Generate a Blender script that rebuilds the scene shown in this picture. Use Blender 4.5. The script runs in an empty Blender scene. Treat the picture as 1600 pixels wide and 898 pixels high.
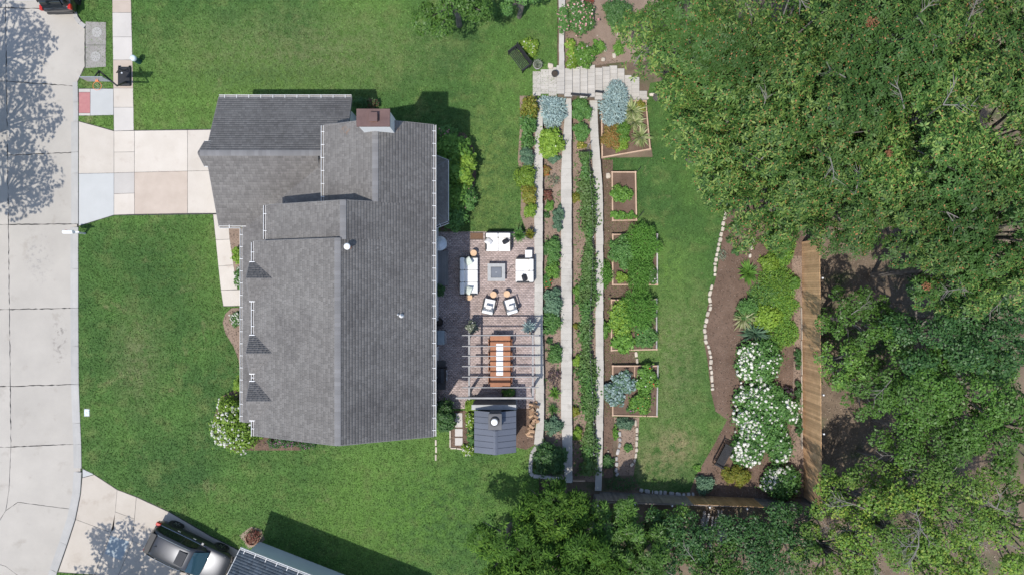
import bpy, bmesh, math, random
import numpy as np
from mathutils import Vector, Matrix

SC = bpy.context.scene
COL = SC.collection
random.seed(7)
RNG = np.random.default_rng(11)
PI = math.pi
H = 40.0          # drone height over the front lawn, metres
F = 1080.0        # focal length in photo pixels (1600 px wide)

# ---------------------------------------------------------------- camera
cam = bpy.data.cameras.new('camera'); camo = bpy.data.objects.new('camera', cam)
COL.objects.link(camo); camo.location = (0, 0, H)
cam.sensor_width = 36.0; cam.lens = 36.0 * F / 1600.0
cam.clip_start = 0.5; cam.clip_end = 2000
SC.camera = camo
# ---------------------------------------------------------------- sky + sun
SHX, SHY = 0.25, 0.385          # shadow offset per metre of height
EL = math.atan(1 / math.hypot(SHX, SHY))
AZ = math.atan2(-SHX, -SHY)
w = bpy.data.worlds.new('World'); SC.world = w; w.use_nodes = True
nt = w.node_tree; bg = nt.nodes['Background']
sky = nt.nodes.new('ShaderNodeTexSky'); sky.sky_type = 'NISHITA'; sky.sun_disc = False
sky.sun_elevation = EL; sky.sun_rotation = AZ % (2 * PI); sky.air_density = 1.0; sky.dust_density = 1.0
nt.links.new(sky.outputs[0], bg.inputs[0]); bg.inputs[1].default_value = 0.15
sl = bpy.data.lights.new('sun', 'SUN'); sl.energy = 3.3; sl.angle = math.radians(0.8); sl.color = (1, 0.955, 0.89)
so = bpy.data.objects.new('sun', sl); COL.objects.link(so)
so.rotation_euler = Vector((SHX, SHY, -1)).to_track_quat('-Z', 'Y').to_euler()
SC.view_settings.view_transform = 'Standard'; SC.view_settings.look = 'None'
SC.view_settings.gamma = 1.0; SC.view_settings.exposure = 0.42

# ---------------------------------------------------------------- helpers
def zt(x, y=0.0):
    """terrain height: level front, three terraces, then a gentle fall to the wood"""
    if y > 11.05:
        if x < 2.4: return 0.0
        if x < 7.2: return -1.6 * (x - 2.4) / 4.8
        return -1.6 - 0.05 * (x - 7.2)
    if x < 1.6: return 0.0
    if x < 3.28: return -0.5
    if x < 5.2: return -1.0
    return -1.5 - 0.05 * (x - 5.2)
def P(px, py, z=0.0):
    return Vector(((px - 800) / F * (H - z), -(py - 449) / F * (H - z), z))
def PG(px, py, up=0.0):
    """photo pixel of a point 'up' metres above the terrain -> that point's foot on the terrain"""
    z = 0.0
    for _ in range(12):
        p = P(px, py, z + up); z2 = zt(p.x, p.y)
        if abs(z2 - z) < 1e-4: break
        z = z2
    p = P(px, py, z + up); p.z = zt(p.x, p.y); return p

def np_mesh(name, V, Fc):
    V = np.asarray(V, dtype=np.float32); Fc = np.asarray(Fc, dtype=np.int32)
    me = bpy.data.meshes.new(name); k = Fc.shape[1]
    me.vertices.add(len(V)); me.vertices.foreach_set('co', V.ravel())
    me.loops.add(Fc.size); me.loops.foreach_set('vertex_index', Fc.ravel())
    me.polygons.add(len(Fc)); me.polygons.foreach_set('loop_start', np.arange(0, Fc.size, k, dtype=np.int32))
    me.update(calc_edges=True); me.validate()
    return me
def put(name, me, mat, parent=None, loc=None, kind=None, smooth=False):
    o = bpy.data.objects.new(name, me); COL.objects.link(o)
    if mat is not None:
        me.materials.clear(); me.materials.append(mat)
    if parent is not None: o.parent = parent
    if loc is not None: o.location = loc
    if kind: o['kind'] = kind
    if smooth: me.polygons.foreach_set('use_smooth', [True] * len(me.polygons))
    return o
def thing(name, label, cat, loc=(0, 0, 0), rz=0.0, group=None):
    o = bpy.data.objects.new(name, None); COL.objects.link(o)
    o.empty_display_size = 0.3
    o.location = loc; o.rotation_euler = (0, 0, rz); o['label'] = label; o['category'] = cat
    if group: o['group'] = group
    return o
def tag(o, label, cat, group=None):
    o['label'] = label; o['category'] = cat
    if group: o['group'] = group
    return o
def struct(o):
    o['kind'] = 'structure'; return o
def copy_tree(o, parent=None):
    c = o.copy(); COL.objects.link(c)
    if parent is not None: c.parent = parent
    for ch in list(o.children): copy_tree(ch, c)
    return c

class MB:
    def __init__(s): s.v = []; s.f = []
    def add(s, vs, fs):
        b = len(s.v); s.v += [tuple(x) for x in vs]; s.f += [tuple(i + b for i in q) for q in fs]; return s
    def box(s, x0, x1, y0, y1, z0, z1):
        return s.add([(x0,y0,z0),(x1,y0,z0),(x1,y1,z0),(x0,y1,z0),(x0,y0,z1),(x1,y0,z1),(x1,y1,z1),(x0,y1,z1)],
                     [(0,3,2,1),(4,5,6,7),(0,1,5,4),(1,2,6,5),(2,3,7,6),(3,0,4,7)])
    def obox(s, c, u, v, wv):
        c, u, v, wv = Vector(c), Vector(u), Vector(v), Vector(wv)
        pts = [c + a*u + b*v + d*wv for d in (-1,1) for (a,b) in ((-1,-1),(1,-1),(1,1),(-1,1))]
        return s.add(pts, [(0,3,2,1),(4,5,6,7),(0,1,5,4),(1,2,6,5),(2,3,7,6),(3,0,4,7)])
    def bar(s, a, b, wd, ht=None):
        """square bar from a to b"""
        a, b = Vector(a), Vector(b); d = b - a; L = d.length
        if L < 1e-6: return s
        d /= L; up = Vector((0,0,1)) if abs(d.z) < .9 else Vector((0,1,0))
        sd = d.cross(up).normalized(); up = sd.cross(d)
        return s.obox((a + b)/2, d*L/2, sd*wd/2, up*(ht or wd)/2)
    def prism(s, poly, z0, z1):
        """poly: list of (x,y) or (x,y,zoff)"""
        n = len(poly)
        a = sum(poly[i][0]*poly[(i+1)%n][1] - poly[(i+1)%n][0]*poly[i][1] for i in range(n))
        if a < 0: poly = poly[::-1]
        zo = [p[2] if len(p) > 2 else 0 for p in poly]
        vs = [(p[0],p[1],z0+q) for p,q in zip(poly,zo)] + [(p[0],p[1],z1+q) for p,q in zip(poly,zo)]
        fs = [tuple(range(n-1,-1,-1)), tuple(range(n,2*n))] + [(i,(i+1)%n,n+(i+1)%n,n+i) for i in range(n)]
        return s.add(vs, fs)
    def tube(s, pts, rad, seg=6, cap=True):
        pts = [Vector(p) for p in pts]; n = len(pts)
        if not hasattr(rad, '__len__'): rad = [rad]*n
        rings = []; b = len(s.v); up = Vector((0.13,0.31,0.94)).normalized()
        for i,p in enumerate(pts):
            d = (pts[min(i+1,n-1)] - pts[max(i-1,0)]).normalized()
            if abs(d.dot(up)) > .95: up2 = Vector((1,0,0))
            else: up2 = up
            u = d.cross(up2).normalized(); v = u.cross(d)
            for k in range(seg):
                a = 2*PI*k/seg; s.v.append(tuple(p + (u*math.cos(a) + v*math.sin(a))*rad[i]))
        for i in range(n-1):
            for k in range(seg):
                s.f.append((b+i*seg+k, b+i*seg+(k+1)%seg, b+(i+1)*seg+(k+1)%seg, b+(i+1)*seg+k))
        if cap:
            s.f.append(tuple(b+k for k in range(seg-1,-1,-1))); s.f.append(tuple(b+(n-1)*seg+k for k in range(seg)))
        return s
    def lathe(s, prof, c=(0,0,0), seg=20, cap0=True, cap1=True):
        b = len(s.v); c = Vector(c)
        for (r,z) in prof:
            for k in range(seg):
                a = 2*PI*k/seg; s.v.append((c.x+r*math.cos(a), c.y+r*math.sin(a), c.z+z))
        for i in range(len(prof)-1):
            for k in range(seg):
                s.f.append((b+i*seg+k, b+i*seg+(k+1)%seg, b+(i+1)*seg+(k+1)%seg, b+(i+1)*seg+k))
        if cap0: s.f.append(tuple(b+k for k in range(seg-1,-1,-1)))
        if cap1: s.f.append(tuple(b+(len(prof)-1)*seg+k for k in range(seg)))
        return s
    def mesh(s, name, off=None, bevel=0, bseg=1):
        me = bpy.data.meshes.new(name)
        vs = s.v if off is None else [(x-off[0], y-off[1], z-off[2]) for x,y,z in s.v]
        me.from_pydata(vs, [], s.f); me.update()
        if bevel:
            bm = bmesh.new(); bm.from_mesh(me)
            bmesh.ops.bevel(bm, geom=bm.edges[:], offset=bevel, segments=bseg, affect='EDGES', profile=0.6, clamp_overlap=True)
            bm.to_mesh(me); bm.free()
        return me
    def build(s, name, mat, parent=None, kind=None, bevel=0, bseg=1, smooth=False, local=False):
        off = None
        if parent is not None and not local:
            off = Vector(parent.location)
            q = parent.parent
            while q is not None: off = off + q.location; q = q.parent
        return put(name, s.mesh(name, off, bevel, bseg), mat, parent, kind=kind, smooth=smooth)

# ---------------------------------------------------------------- materials
def lin(r, g, b): 
    f = lambda c: (c/255/12.92) if c/255 <= .04045 else ((c/255+.055)/1.055)**2.4
    return (f(r), f(g), f(b), 1)
def c4(c): return tuple(c) + (1,) if len(c) == 3 else tuple(c)
def mixc(nt, fac, a, b, mode='MIX'):
    n = nt.nodes.new('ShaderNodeMix'); n.data_type = 'RGBA'; n.blend_type = mode
    for i, val in ((0, fac), (6, a), (7, b)):
        if isinstance(val, bpy.types.NodeSocket): nt.links.new(val, n.inputs[i])
        else: n.inputs[i].default_value = val if i == 0 else c4(val)
    return n.outputs[2]
def noise(nt, scale, detail=3, rough=.55, coord='Object', dist=0):
    tc = nt.nodes.new('ShaderNodeTexCoord'); n = nt.nodes.new('ShaderNodeTexNoise')
    n.inputs['Scale'].default_value = scale; n.inputs['Detail'].default_value = detail
    n.inputs['Roughness'].default_value = rough; n.inputs['Distortion'].default_value = dist
    if coord == 'World':
        g = nt.nodes.new('ShaderNodeNewGeometry'); nt.links.new(g.outputs['Position'], n.inputs['Vector'])
    else: nt.links.new(tc.outputs[coord], n.inputs['Vector'])
    return n.outputs['Fac']
def ramp(nt, fac, stops):
    r = nt.nodes.new('ShaderNodeValToRGB'); e = r.color_ramp.elements
    e[0].position, e[0].color = stops[0][0], c4(stops[0][1]); e[1].position, e[1].color = stops[-1][0], c4(stops[-1][1])
    for p, c in stops[1:-1]:
        q = e.new(p); q.color = c4(c)
    nt.links.new(fac, r.inputs[0]); return r.outputs[0]
def rmp(nt, fac, lo, hi):
    """0..1 mask"""
    return ramp(nt, fac, [(lo, (0,0,0)), (hi, (1,1,1))])
def newmat(name):
    m = bpy.data.materials.new(name); m.use_nodes = True
    return m, m.node_tree, m.node_tree.nodes['Principled BSDF']
def add_spots(m, cx, cy, rx, ry, col, ns=4.5, lo=.52, hi=.66):
    nt = m.node_tree; bs = nt.nodes['Principled BSDF']; src = bs.inputs['Base Color'].links[0].from_socket
    g = nt.nodes.new('ShaderNodeNewGeometry'); mp = nt.nodes.new('ShaderNodeMapping'); mp.vector_type = 'TEXTURE'
    mp.inputs['Location'].default_value = (cx, cy, 0); mp.inputs['Scale'].default_value = (rx, ry, 1000)
    nt.links.new(g.outputs['Position'], mp.inputs[0]); ln = nt.nodes.new('ShaderNodeVectorMath'); ln.operation = 'LENGTH'; nt.links.new(mp.outputs[0], ln.inputs[0])
    a = ramp(nt, ln.outputs['Value'], [(.2, (1,1,1)), (1.0, (0,0,0))])
    b = rmp(nt, noise(nt, ns, 4, .65, 'World'), lo, hi)
    k = mixc(nt, 1.0, a, b, 'MULTIPLY'); nt.links.new(mixc(nt, k, src, col), bs.inputs['Base Color'])
def bumpify(nt, bs, fac, strength, dist):
    b = nt.nodes.new('ShaderNodeBump'); b.inputs['Strength'].default_value = strength; b.inputs['Distance'].default_value = dist
    nt.links.new(fac, b.inputs['Height']); nt.links.new(b.outputs[0], bs.inputs['Normal'])
def scaled(nt, col, rand_src, lo, hi):
    mr = nt.nodes.new('ShaderNodeMapRange'); nt.links.new(rand_src, mr.inputs[0])
    mr.inputs[3].default_value = lo; mr.inputs[4].default_value = hi
    cb = nt.nodes.new('ShaderNodeCombineColor')
    for i in range(3): nt.links.new(mr.outputs[0], cb.inputs[i])
    return mixc(nt, 1.0, col, cb.outputs[0], 'MULTIPLY')
def surf(name, a, b=None, scale=6, rough=.85, bump=0.0, bscale=60, bdist=.01, orand=0, irand=0, fine=0, fscale=40, metal=0, spec=.3,
         stain=None, coord='World', dist=0):
    """two-tone noisy surface, optional per-object / per-island brightness, stains and relief"""
    m, nt, bs = newmat(name); b = b or a
    col = mixc(nt, rmp(nt, noise(nt, scale, 4, .6, coord, dist), .3, .7), a, b)
    if fine: col = scaled(nt, col, noise(nt, fscale, 2, .6, coord), 1-fine, 1+fine)
    if stain:
        c, sc_, lo, hi = stain
        col = mixc(nt, rmp(nt, noise(nt, sc_, 5, .65, coord), lo, hi), col, c)
    if orand:
        oi = nt.nodes.new('ShaderNodeObjectInfo'); col = scaled(nt, col, oi.outputs['Random'], 1-orand, 1+orand)
    if irand:
        g = nt.nodes.new('ShaderNodeNewGeometry'); col = scaled(nt, col, g.outputs['Random Per Island'], 1-irand, 1+irand)
    nt.links.new(col, bs.inputs['Base Color']); bs.inputs['Roughness'].default_value = rough
    bs.inputs['Metallic'].default_value = metal; bs.inputs['Specular IOR Level'].default_value = spec
    if bump: bumpify(nt, bs, noise(nt, bscale, 4, .6, coord), bump, bdist)
    return m
def leafmat(name, cols, rough=.55, trans=.28, big=None, spec=.3, orand=.14):
    """leaf colour picked per leaf; light also passes through; soft patches by place"""
    m, nt, bs = newmat(name)
    g = nt.nodes.new('ShaderNodeNewGeometry')
    n = len(cols); col = ramp(nt, g.outputs['Random Per Island'], [(i/(n-1), c) for i, c in enumerate(cols)])
    if big: col = mixc(nt, rmp(nt, noise(nt, big[1], 2, .5, 'World'), .42, .62), col, big[0])
    oi = nt.nodes.new('ShaderNodeObjectInfo'); col = scaled(nt, col, oi.outputs['Random'], 1-orand, 1+orand)
    nt.links.new(col, bs.inputs['Base Color']); bs.inputs['Roughness'].default_value = rough
    bs.inputs['Specular IOR Level'].default_value = spec
    tr = nt.nodes.new('ShaderNodeBsdfTranslucent'); nt.links.new(col, tr.inputs['Color'])
    mx = nt.nodes.new('ShaderNodeMixShader'); mx.inputs[0].default_value = trans
    out = nt.nodes['Material Output']
    nt.links.new(bs.outputs[0], mx.inputs[1]); nt.links.new(tr.outputs[0], mx.inputs[2]); nt.links.new(mx.outputs[0], out.inputs[0])
    return m
def flat(name, c, rough=.5, metal=0, spec=.5, coat=0):
    m, nt, bs = newmat(name); bs.inputs['Base Color'].default_value = c4(c); bs.inputs['Roughness'].default_value = rough
    bs.inputs['Metallic'].default_value = metal; bs.inputs['Specular IOR Level'].default_value = spec
    bs.inputs['Coat Weight'].default_value = coat
    return m
def grassmat(name, blade):
    m, nt, bs = newmat(name)
    n1 = noise(nt, .16, 4, .6, 'World'); n2 = noise(nt, .8, 4, .65, 'World'); n3 = noise(nt, .07, 2, .5, 'World')
    col = mixc(nt, rmp(nt, n1, .36, .64), (.048,.105,.032), (.086,.165,.042))
    col = mixc(nt, rmp(nt, n3, .46, .60), col, (.105,.185,.046))
    col = mixc(nt, rmp(nt, n2, .50, .74), col, (.128,.170,.060))
    n4 = noise(nt, 2.2, 5, .75, 'World'); col = scaled(nt, col, n4, .52, 1.48)
    pa = rmp(nt, noise(nt, .5, 5, .72, 'World', .6), .62, .80)
    col = mixc(nt, pa, col, (.23,.215,.115))
    wv = nt.nodes.new('ShaderNodeTexWave'); wv.bands_direction = 'Y'; wv.inputs['Scale'].default_value = .28; wv.inputs['Distortion'].default_value = 1.2; wv.inputs['Detail'].default_value = 1
    gp = nt.nodes.new('ShaderNodeNewGeometry'); nt.links.new(gp.outputs['Position'], wv.inputs['Vector']); col = scaled(nt, col, wv.outputs['Fac'], .965, 1.035)
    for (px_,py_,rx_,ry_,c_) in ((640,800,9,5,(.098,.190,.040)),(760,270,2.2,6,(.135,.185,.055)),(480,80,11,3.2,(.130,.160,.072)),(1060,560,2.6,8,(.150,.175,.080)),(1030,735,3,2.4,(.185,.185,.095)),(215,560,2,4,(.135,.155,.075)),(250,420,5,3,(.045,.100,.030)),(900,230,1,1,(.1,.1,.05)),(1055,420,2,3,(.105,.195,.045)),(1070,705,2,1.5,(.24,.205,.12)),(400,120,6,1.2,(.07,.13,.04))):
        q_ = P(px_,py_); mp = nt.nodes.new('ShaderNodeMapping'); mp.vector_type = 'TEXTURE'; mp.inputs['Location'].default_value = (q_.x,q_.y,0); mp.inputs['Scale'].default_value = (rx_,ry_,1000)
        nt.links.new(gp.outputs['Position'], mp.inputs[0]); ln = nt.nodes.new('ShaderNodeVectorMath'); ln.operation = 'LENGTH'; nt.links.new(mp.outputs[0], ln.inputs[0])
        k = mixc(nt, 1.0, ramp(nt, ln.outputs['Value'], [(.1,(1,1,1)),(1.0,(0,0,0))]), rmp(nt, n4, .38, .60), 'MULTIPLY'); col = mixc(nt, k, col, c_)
    col = mixc(nt, 1.0, col, (1.03,1.06,.95), 'MULTIPLY')
    if blade:
        g = nt.nodes.new('ShaderNodeNewGeometry'); col = scaled(nt, col, g.outputs['Random Per Island'], .55, 1.75)
    else: col = scaled(nt, col, noise(nt, 14, 3, .7, 'World'), .35, 1.35)
    nt.links.new(col, bs.inputs['Base Color']); bs.inputs['Roughness'].default_value = .75; bs.inputs['Specular IOR Level'].default_value = .15
    return m

M = {}
M['grass'] = grassmat('lawn turf', False); M['blade'] = grassmat('grass blades', True)
M['soil'] = surf('woodland soil', (0.108,0.081,0.057), (0.201,0.151,0.108), 1.2, .95, .6, 18, .03, fine=.35, fscale=25, stain=((0.071,0.086,0.036), .6, .52, .66))
M['mulch'] = surf('shredded bark mulch', (0.106,0.069,0.049), (0.169,0.114,0.084), 1.0, .95, .8, 30, .03, fine=.45, fscale=32)
M['chip'] = surf('bark chips', (0.083,0.058,0.044), (0.209,0.160,0.127), 1.6, .95, irand=.75)
M['litter'] = surf('straw and leaf litter', (.20,.155,.115), (.28,.225,.175), .9, .95, irand=.5)
M['bedsoil'] = surf('pale bed mulch', (0.201,0.145,0.109), (0.276,0.205,0.157), .9, .95, .8, 30, .02, fine=.4, fscale=32)
M['joint'] = surf('tarred joint', (.035,.035,.035), (.07,.068,.065), 5, .9)
M['street'] = surf('street concrete', (0.361,0.336,0.300), (0.414,0.385,0.343), .5, .9, .25, 80, .004, orand=.05, fine=.10, fscale=45, stain=((0.292,0.264,0.226), .9, .58, .80))
q_ = P(92,530); add_spots(M['street'], q_.x, q_.y, .55, 1.7, (.17,.155,.14)); q_ = P(60,400); add_spots(M['street'], q_.x, q_.y, 1.0, 2.0, (.27,.26,.245))
M['kerb'] = surf('kerb concrete', (0.330,0.322,0.307), (0.386,0.375,0.355), 1.2, .9, .2, 80, .004, orand=.05, fine=.1)
M['warm'] = surf('warm drive concrete', (0.475,0.428,0.371), (0.530,0.484,0.427), .8, .9, .25, 90, .004, orand=.06, fine=.09, fscale=60, stain=((0.420,0.362,0.309), 1.3, .58, .78))
M['pink'] = surf('stained drive concrete', (.39,.325,.27), (.45,.38,.32), 1.0, .9, .25, 90, .004, orand=.05, fine=.09, fscale=60)
M['tan'] = surf('tan neighbour concrete', (.40,.355,.30), (.45,.405,.35), .8, .9, .25, 90, .004, orand=.06, fine=.1, fscale=60, stain=((.34,.29,.24), 1.1, .56, .78))
M['pale'] = surf('fresh pale concrete', (.40,.405,.395), (.44,.445,.435), .8, .9, .2, 90, .004, orand=.04, fine=.07)
M['walkc'] = surf('sidewalk concrete', (.43,.405,.375), (.49,.46,.425), .8, .9, .25, 90, .004, orand=.08, fine=.09, fscale=60)
M['oldc'] = surf('weathered inlet concrete', (.24,.225,.21), (.30,.285,.265), 2, .9, .4, 60, .005, fine=.15)
M['redpad'] = surf('red tactile pad', (.36,.15,.15), (.41,.19,.18), 4, .8)
M['wallc'] = surf('retaining wall cap', (0.380,0.362,0.326), (0.462,0.437,0.394), 1.2, .9, .4, 60, .006, orand=.05, fine=.12, stain=((0.286,0.265,0.236), 1.6, .56, .78))
M['paver'] = surf('landing paver', (0.385,0.362,0.326), (0.462,0.432,0.389), 1.2, .9, .3, 60, .004, orand=.07, fine=.1)
M['brick'] = surf('patio brick paver', (0.329,0.263,0.242), (0.417,0.345,0.324), .7, .85, .3, 60, .004, irand=.22, fine=.12, stain=((0.277,0.231,0.218), .8, .55, .75))
M['grout'] = surf('patio joint sand', (0.264,0.207,0.182), (0.336,0.269,0.237), 3, .95)
M['shingle'] = surf('asphalt shingle', (0.156,0.147,0.140), (0.190,0.181,0.172), .35, .92, .2, 120, .002, irand=.15, fine=.12, fscale=70, stain=((0.119,0.112,0.109), .28, .50, .72), spec=.12)
M['shingle'].node_tree.nodes['Principled BSDF'].inputs['Diffuse Roughness'].default_value = .25
for (px_,py_,rx_,ry_,c_) in ((600,391,2.2,.22,(.30,.29,.28)),(537,203,.35,.35,(.24,.16,.11)),(617,201,.3,.3,(.24,.16,.11)),(640,300,1.3,3.5,(.125,.118,.113)),(420,280,1.6,1.2,(.135,.127,.122))):
    q_ = P(px_,py_,6.3); add_spots(M['shingle'], q_.x, q_.y, rx_, ry_, c_)
M['deck'] = surf('roof underlay', (.08,.078,.076), (.11,.108,.106), 1, .95)
M['cap'] = surf('ridge cap shingle', (0.160,0.157,0.157), (0.189,0.186,0.186), .6, .92, .35, 120, .003, irand=.12, spec=.2)
M['siding'] = surf('white lap siding', (.66,.66,.64), (.72,.72,.70), .8, .6, fine=.03)
M['trim'] = surf('white painted trim', (0.629,0.629,0.620), (0.680,0.680,0.671), 3, .45)
M['gutter_in'] = surf('gutter trough debris', (.10,.085,.07), (.2,.18,.16), 5, .9)
M['glass'] = flat('dark window glass', (.02,.026,.032), .06, 0, .6)
M['doorp'] = surf('door paint', (.10,.05,.04), (.12,.06,.05), 2, .5)
M['chase'] = surf('brown chase cover', (.105,.062,.056), (.14,.085,.075), 2.5, .5, fine=.15, fscale=12)
M['rust'] = surf('rusty flue', (.20,.10,.07), (.30,.17,.12), 6, .7)
M['seam'] = surf('slate blue metal roof', (0.097,0.108,0.135), (0.115,0.126,0.155), .8, .42, metal=.0, orand=.05, spec=.5)
M['hut'] = surf('charcoal stucco', (.10,.10,.105), (.14,.14,.145), 2, .9)
M['galv'] = surf('galvanised steel', (.46,.48,.50), (.56,.58,.60), 4, .4, metal=.25)
M['whitecap'] = flat('white metal cap', (.85,.85,.84), .35)
M['black'] = surf('black powder coat', (.018,.019,.021), (.03,.031,.034), 5, .45)
M['char'] = surf('charcoal wicker', (.045,.043,.042), (.07,.068,.066), 20, .8, .4, 80, .004)
M['cushion'] = surf('white outdoor fabric', (.70,.69,.67), (.77,.76,.74), 4, .9, .3, 9, .02)
M['linen'] = surf('sage pillow fabric', (.50,.55,.49), (.58,.62,.56), 5, .9)
M['navy'] = surf('charcoal pillow fabric', (.022,.024,.03), (.035,.037,.045), 6, .9)
M['stone_t'] = surf('grey stone tabletop', (.33,.335,.33), (.40,.405,.40), 4, .7, fine=.1)
M['firelid'] = surf('blue grey burner lid', (.12,.135,.16), (.15,.165,.19), 4, .5)
M['teak'] = surf('red brown table timber', (.27,.105,.05), (.36,.155,.075), 3, .55, orand=.12, fine=.2, fscale=20)
M['stump'] = surf('sawn timber stump', (.56,.37,.22), (.66,.46,.30), 6, .8, fine=.15, fscale=25)
M['pergola'] = surf('weathered pergola timber', (0.265,0.257,0.250), (0.359,0.351,0.339), 2, .8, orand=.08)
M['runner'] = surf('white table runner', (.78,.77,.75), (.82,.81,.79), 5, .9)
M['doormat'] = surf('brown coir mat', (.13,.075,.045), (.18,.11,.07), 14, .95)
M['greydeck'] = surf('grey deck board', (.15,.145,.14), (.20,.195,.19), 2, .85, orand=.12, fine=.2, fscale=18)
M['fence'] = surf('cedar fence board', (0.552,0.335,0.172), (0.706,0.452,0.248), 2.2, .85, .3, 20, .004, orand=.22, fine=.2, fscale=14)
M['fenceold'] = surf('weathered fence board', (.16,.14,.125), (.23,.205,.185), 2.2, .9, .3, 20, .004, orand=.2, fine=.2, fscale=14)
M['fencenew'] = surf('new fence board', (0.403,0.238,0.108), (0.461,0.288,0.144), 2.2, .85, orand=.15, fine=.2, fscale=14)
M['bedwood'] = surf('raised bed timber', (.42,.29,.20), (.52,.38,.28), 2, .85, .3, 20, .004, orand=.12, fine=.2, fscale=14)
M['greywood'] = surf('grey bleached wood', (.30,.285,.27), (.42,.40,.38), 2, .9, orand=.18, fine=.2)
M['lime'] = surf('pale limestone', (.42,.365,.295), (.52,.465,.385), 3, .9, .5, 20, .02, orand=.14, fine=.15, fscale=18)
M['rock'] = surf('grey fieldstone', (.30,.29,.275), (.42,.405,.385), 3, .9, .5, 20, .02, orand=.2, fine=.15)
M['logend'] = surf('split firewood', (.24,.14,.085), (.44,.31,.20), 4, .85, .4, 30, .01, orand=.4, fine=.25)
M['slate_b'] = surf('bluestone box lid', (.27,.31,.325), (.33,.37,.385), 3, .8)
M['pot'] = surf('dark glazed pot', (.028,.03,.034), (.05,.053,.058), 4, .4)
M['potsoil'] = surf('potting soil', (.045,.035,.027), (.07,.055,.045), 12, .95, .6, 60, .01)
M['tyre'] = flat('tyre rubber', (.012,.012,.013), .85)
M['rim'] = flat('alloy wheel', (.35,.36,.37), .3, .9)
M['paint'] = flat('graphite car paint', (.048,.051,.058), .33, .45, .5, .35)
M['paint2'] = flat('dark car paint', (.025,.027,.032), .3, .4, .5, 1.0)
M['carglass'] = flat('tinted car glass', (.010,.014,.017), .05, 0, .7)
M['windsc'] = flat('blue tinted windscreen', (.022,.055,.078), .05, 0, .8)
M['tail'] = flat('red tail lamp', (.45,.02,.015), .25)
M['chrome'] = flat('bright metal trim', (.6,.6,.58), .2, .9)
M['headl'] = flat('headlamp lens', (.30,.31,.33), .2, .2)
M['trimblk'] = flat('black plastic trim', (.02,.02,.021), .6)
M['wire'] = flat('dark wire', (.10,.10,.09), .6)
M['hoop'] = flat('orange hoop', (.70,.20,.07), .5)
M['board'] = flat('clear grey backboard', (.26,.28,.30), .25)
M['green_p'] = flat('green pedestal plastic', (.012,.07,.065), .5)
M['pale_b'] = flat('pale blue lid', (.55,.65,.68), .6)
M['bark'] = surf('tree bark', (.13,.115,.10), (.22,.20,.18), 3, .95, .8, 20, .03, fine=.2)
M['twig'] = surf('bare grey twig', (.15,.14,.125), (.23,.215,.20), 2, .95)
M['stemg'] = surf('green brown stem', (.10,.085,.05), (.14,.12,.07), 5, .9)
# foliage
M['oak'] = leafmat('oak leaves', [(.024,.070,.014),(.060,.140,.028),(.120,.215,.046),(.26,.34,.085)], .5, .28, ((.060,.130,.030), .22), .22, .18)
M['oakbud'] = leafmat('oak new growth', [(.26,.14,.05),(.36,.17,.07)], .7, .2)
M['oakdead'] = leafmat('browned oak leaves', [(.22,.10,.05),(.30,.14,.07)], .8, .2)
M['locust'] = leafmat('honey locust leaves', [(0.028,0.075,0.012),(0.057,0.132,0.019),(0.097,0.194,0.026),(0.150,0.264,0.040)], .6, .35, ((0.053,0.119,0.019), .35), .15)
M['broad'] = leafmat('broadleaf tree leaves', [(0.054,0.127,0.025),(0.084,0.184,0.031),(0.123,0.243,0.039)], .45, .3, ((0.075,0.155,0.030), .35))
M['darkl'] = leafmat('dark tree leaves', [(0.028,0.084,0.025),(0.051,0.126,0.035),(0.073,0.162,0.041)], .45, .25)
M['bright'] = leafmat('sunny sapling leaves', [(0.078,0.176,0.036),(0.124,0.247,0.047),(0.208,0.351,0.065)], .45, .35)
M['elm'] = leafmat('yellowing twiggy tree leaves', [(0.090,0.191,0.032),(0.142,0.269,0.041),(0.207,0.348,0.053),(0.331,0.384,0.063)], .5, .3, ((0.108,0.200,0.037), .3))
M['shrub'] = leafmat('green shrub leaves', [(0.066,0.157,0.043),(0.099,0.223,0.056),(0.141,0.281,0.069)], .5, .28)
M['dshrub'] = leafmat('deep green shrub leaves', [(0.041,0.102,0.032),(0.065,0.145,0.043),(0.094,0.189,0.055)], .45, .25)
M['limes'] = leafmat('lime shrub leaves', [(0.134,0.246,0.034),(0.202,0.336,0.043),(0.280,0.414,0.062)], .5, .32)
M['yellowg'] = leafmat('yellow green leaves', [(.15,.20,.03),(.24,.27,.04),(.32,.26,.05)], .5, .3)
M['blueg'] = leafmat('blue green leaves', [(0.078,0.156,0.090),(0.108,0.198,0.114),(0.156,0.252,0.156)], .55, .22)
M['silver'] = leafmat('silver blue leaves', [(.20,.29,.29),(.28,.38,.37),(.38,.48,.46)], .6, .2)
M['sagey'] = leafmat('grey green leaves', [(0.132,0.165,0.110),(0.198,0.231,0.165),(0.275,0.297,0.220)], .6, .2)
M['redl'] = leafmat('dark red leaves', [(0.144,0.054,0.048),(0.240,0.084,0.060),(0.108,0.096,0.048)], .5, .25)
M['orangel'] = leafmat('orange tinged leaves', [(0.138,0.184,0.040),(0.276,0.196,0.057),(0.368,0.172,0.057)], .5, .28)
M['varieg'] = leafmat('cream striped blades', [(.12,.19,.05),(.34,.38,.17),(.50,.50,.30)], .5, .25)
M['fern'] = leafmat('feathery asparagus green', [(0.083,0.210,0.033),(0.120,0.285,0.045),(0.180,0.375,0.068)], .6, .35)
M['veg'] = leafmat('vegetable leaves', [(0.081,0.188,0.035),(0.125,0.263,0.044),(0.188,0.350,0.062)], .5, .3)
M['vine'] = leafmat('climbing vine leaves', [(0.060,0.153,0.043),(0.093,0.206,0.053),(0.140,0.266,0.067)], .5, .3, ((0.120,0.199,0.060), .8))
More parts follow.
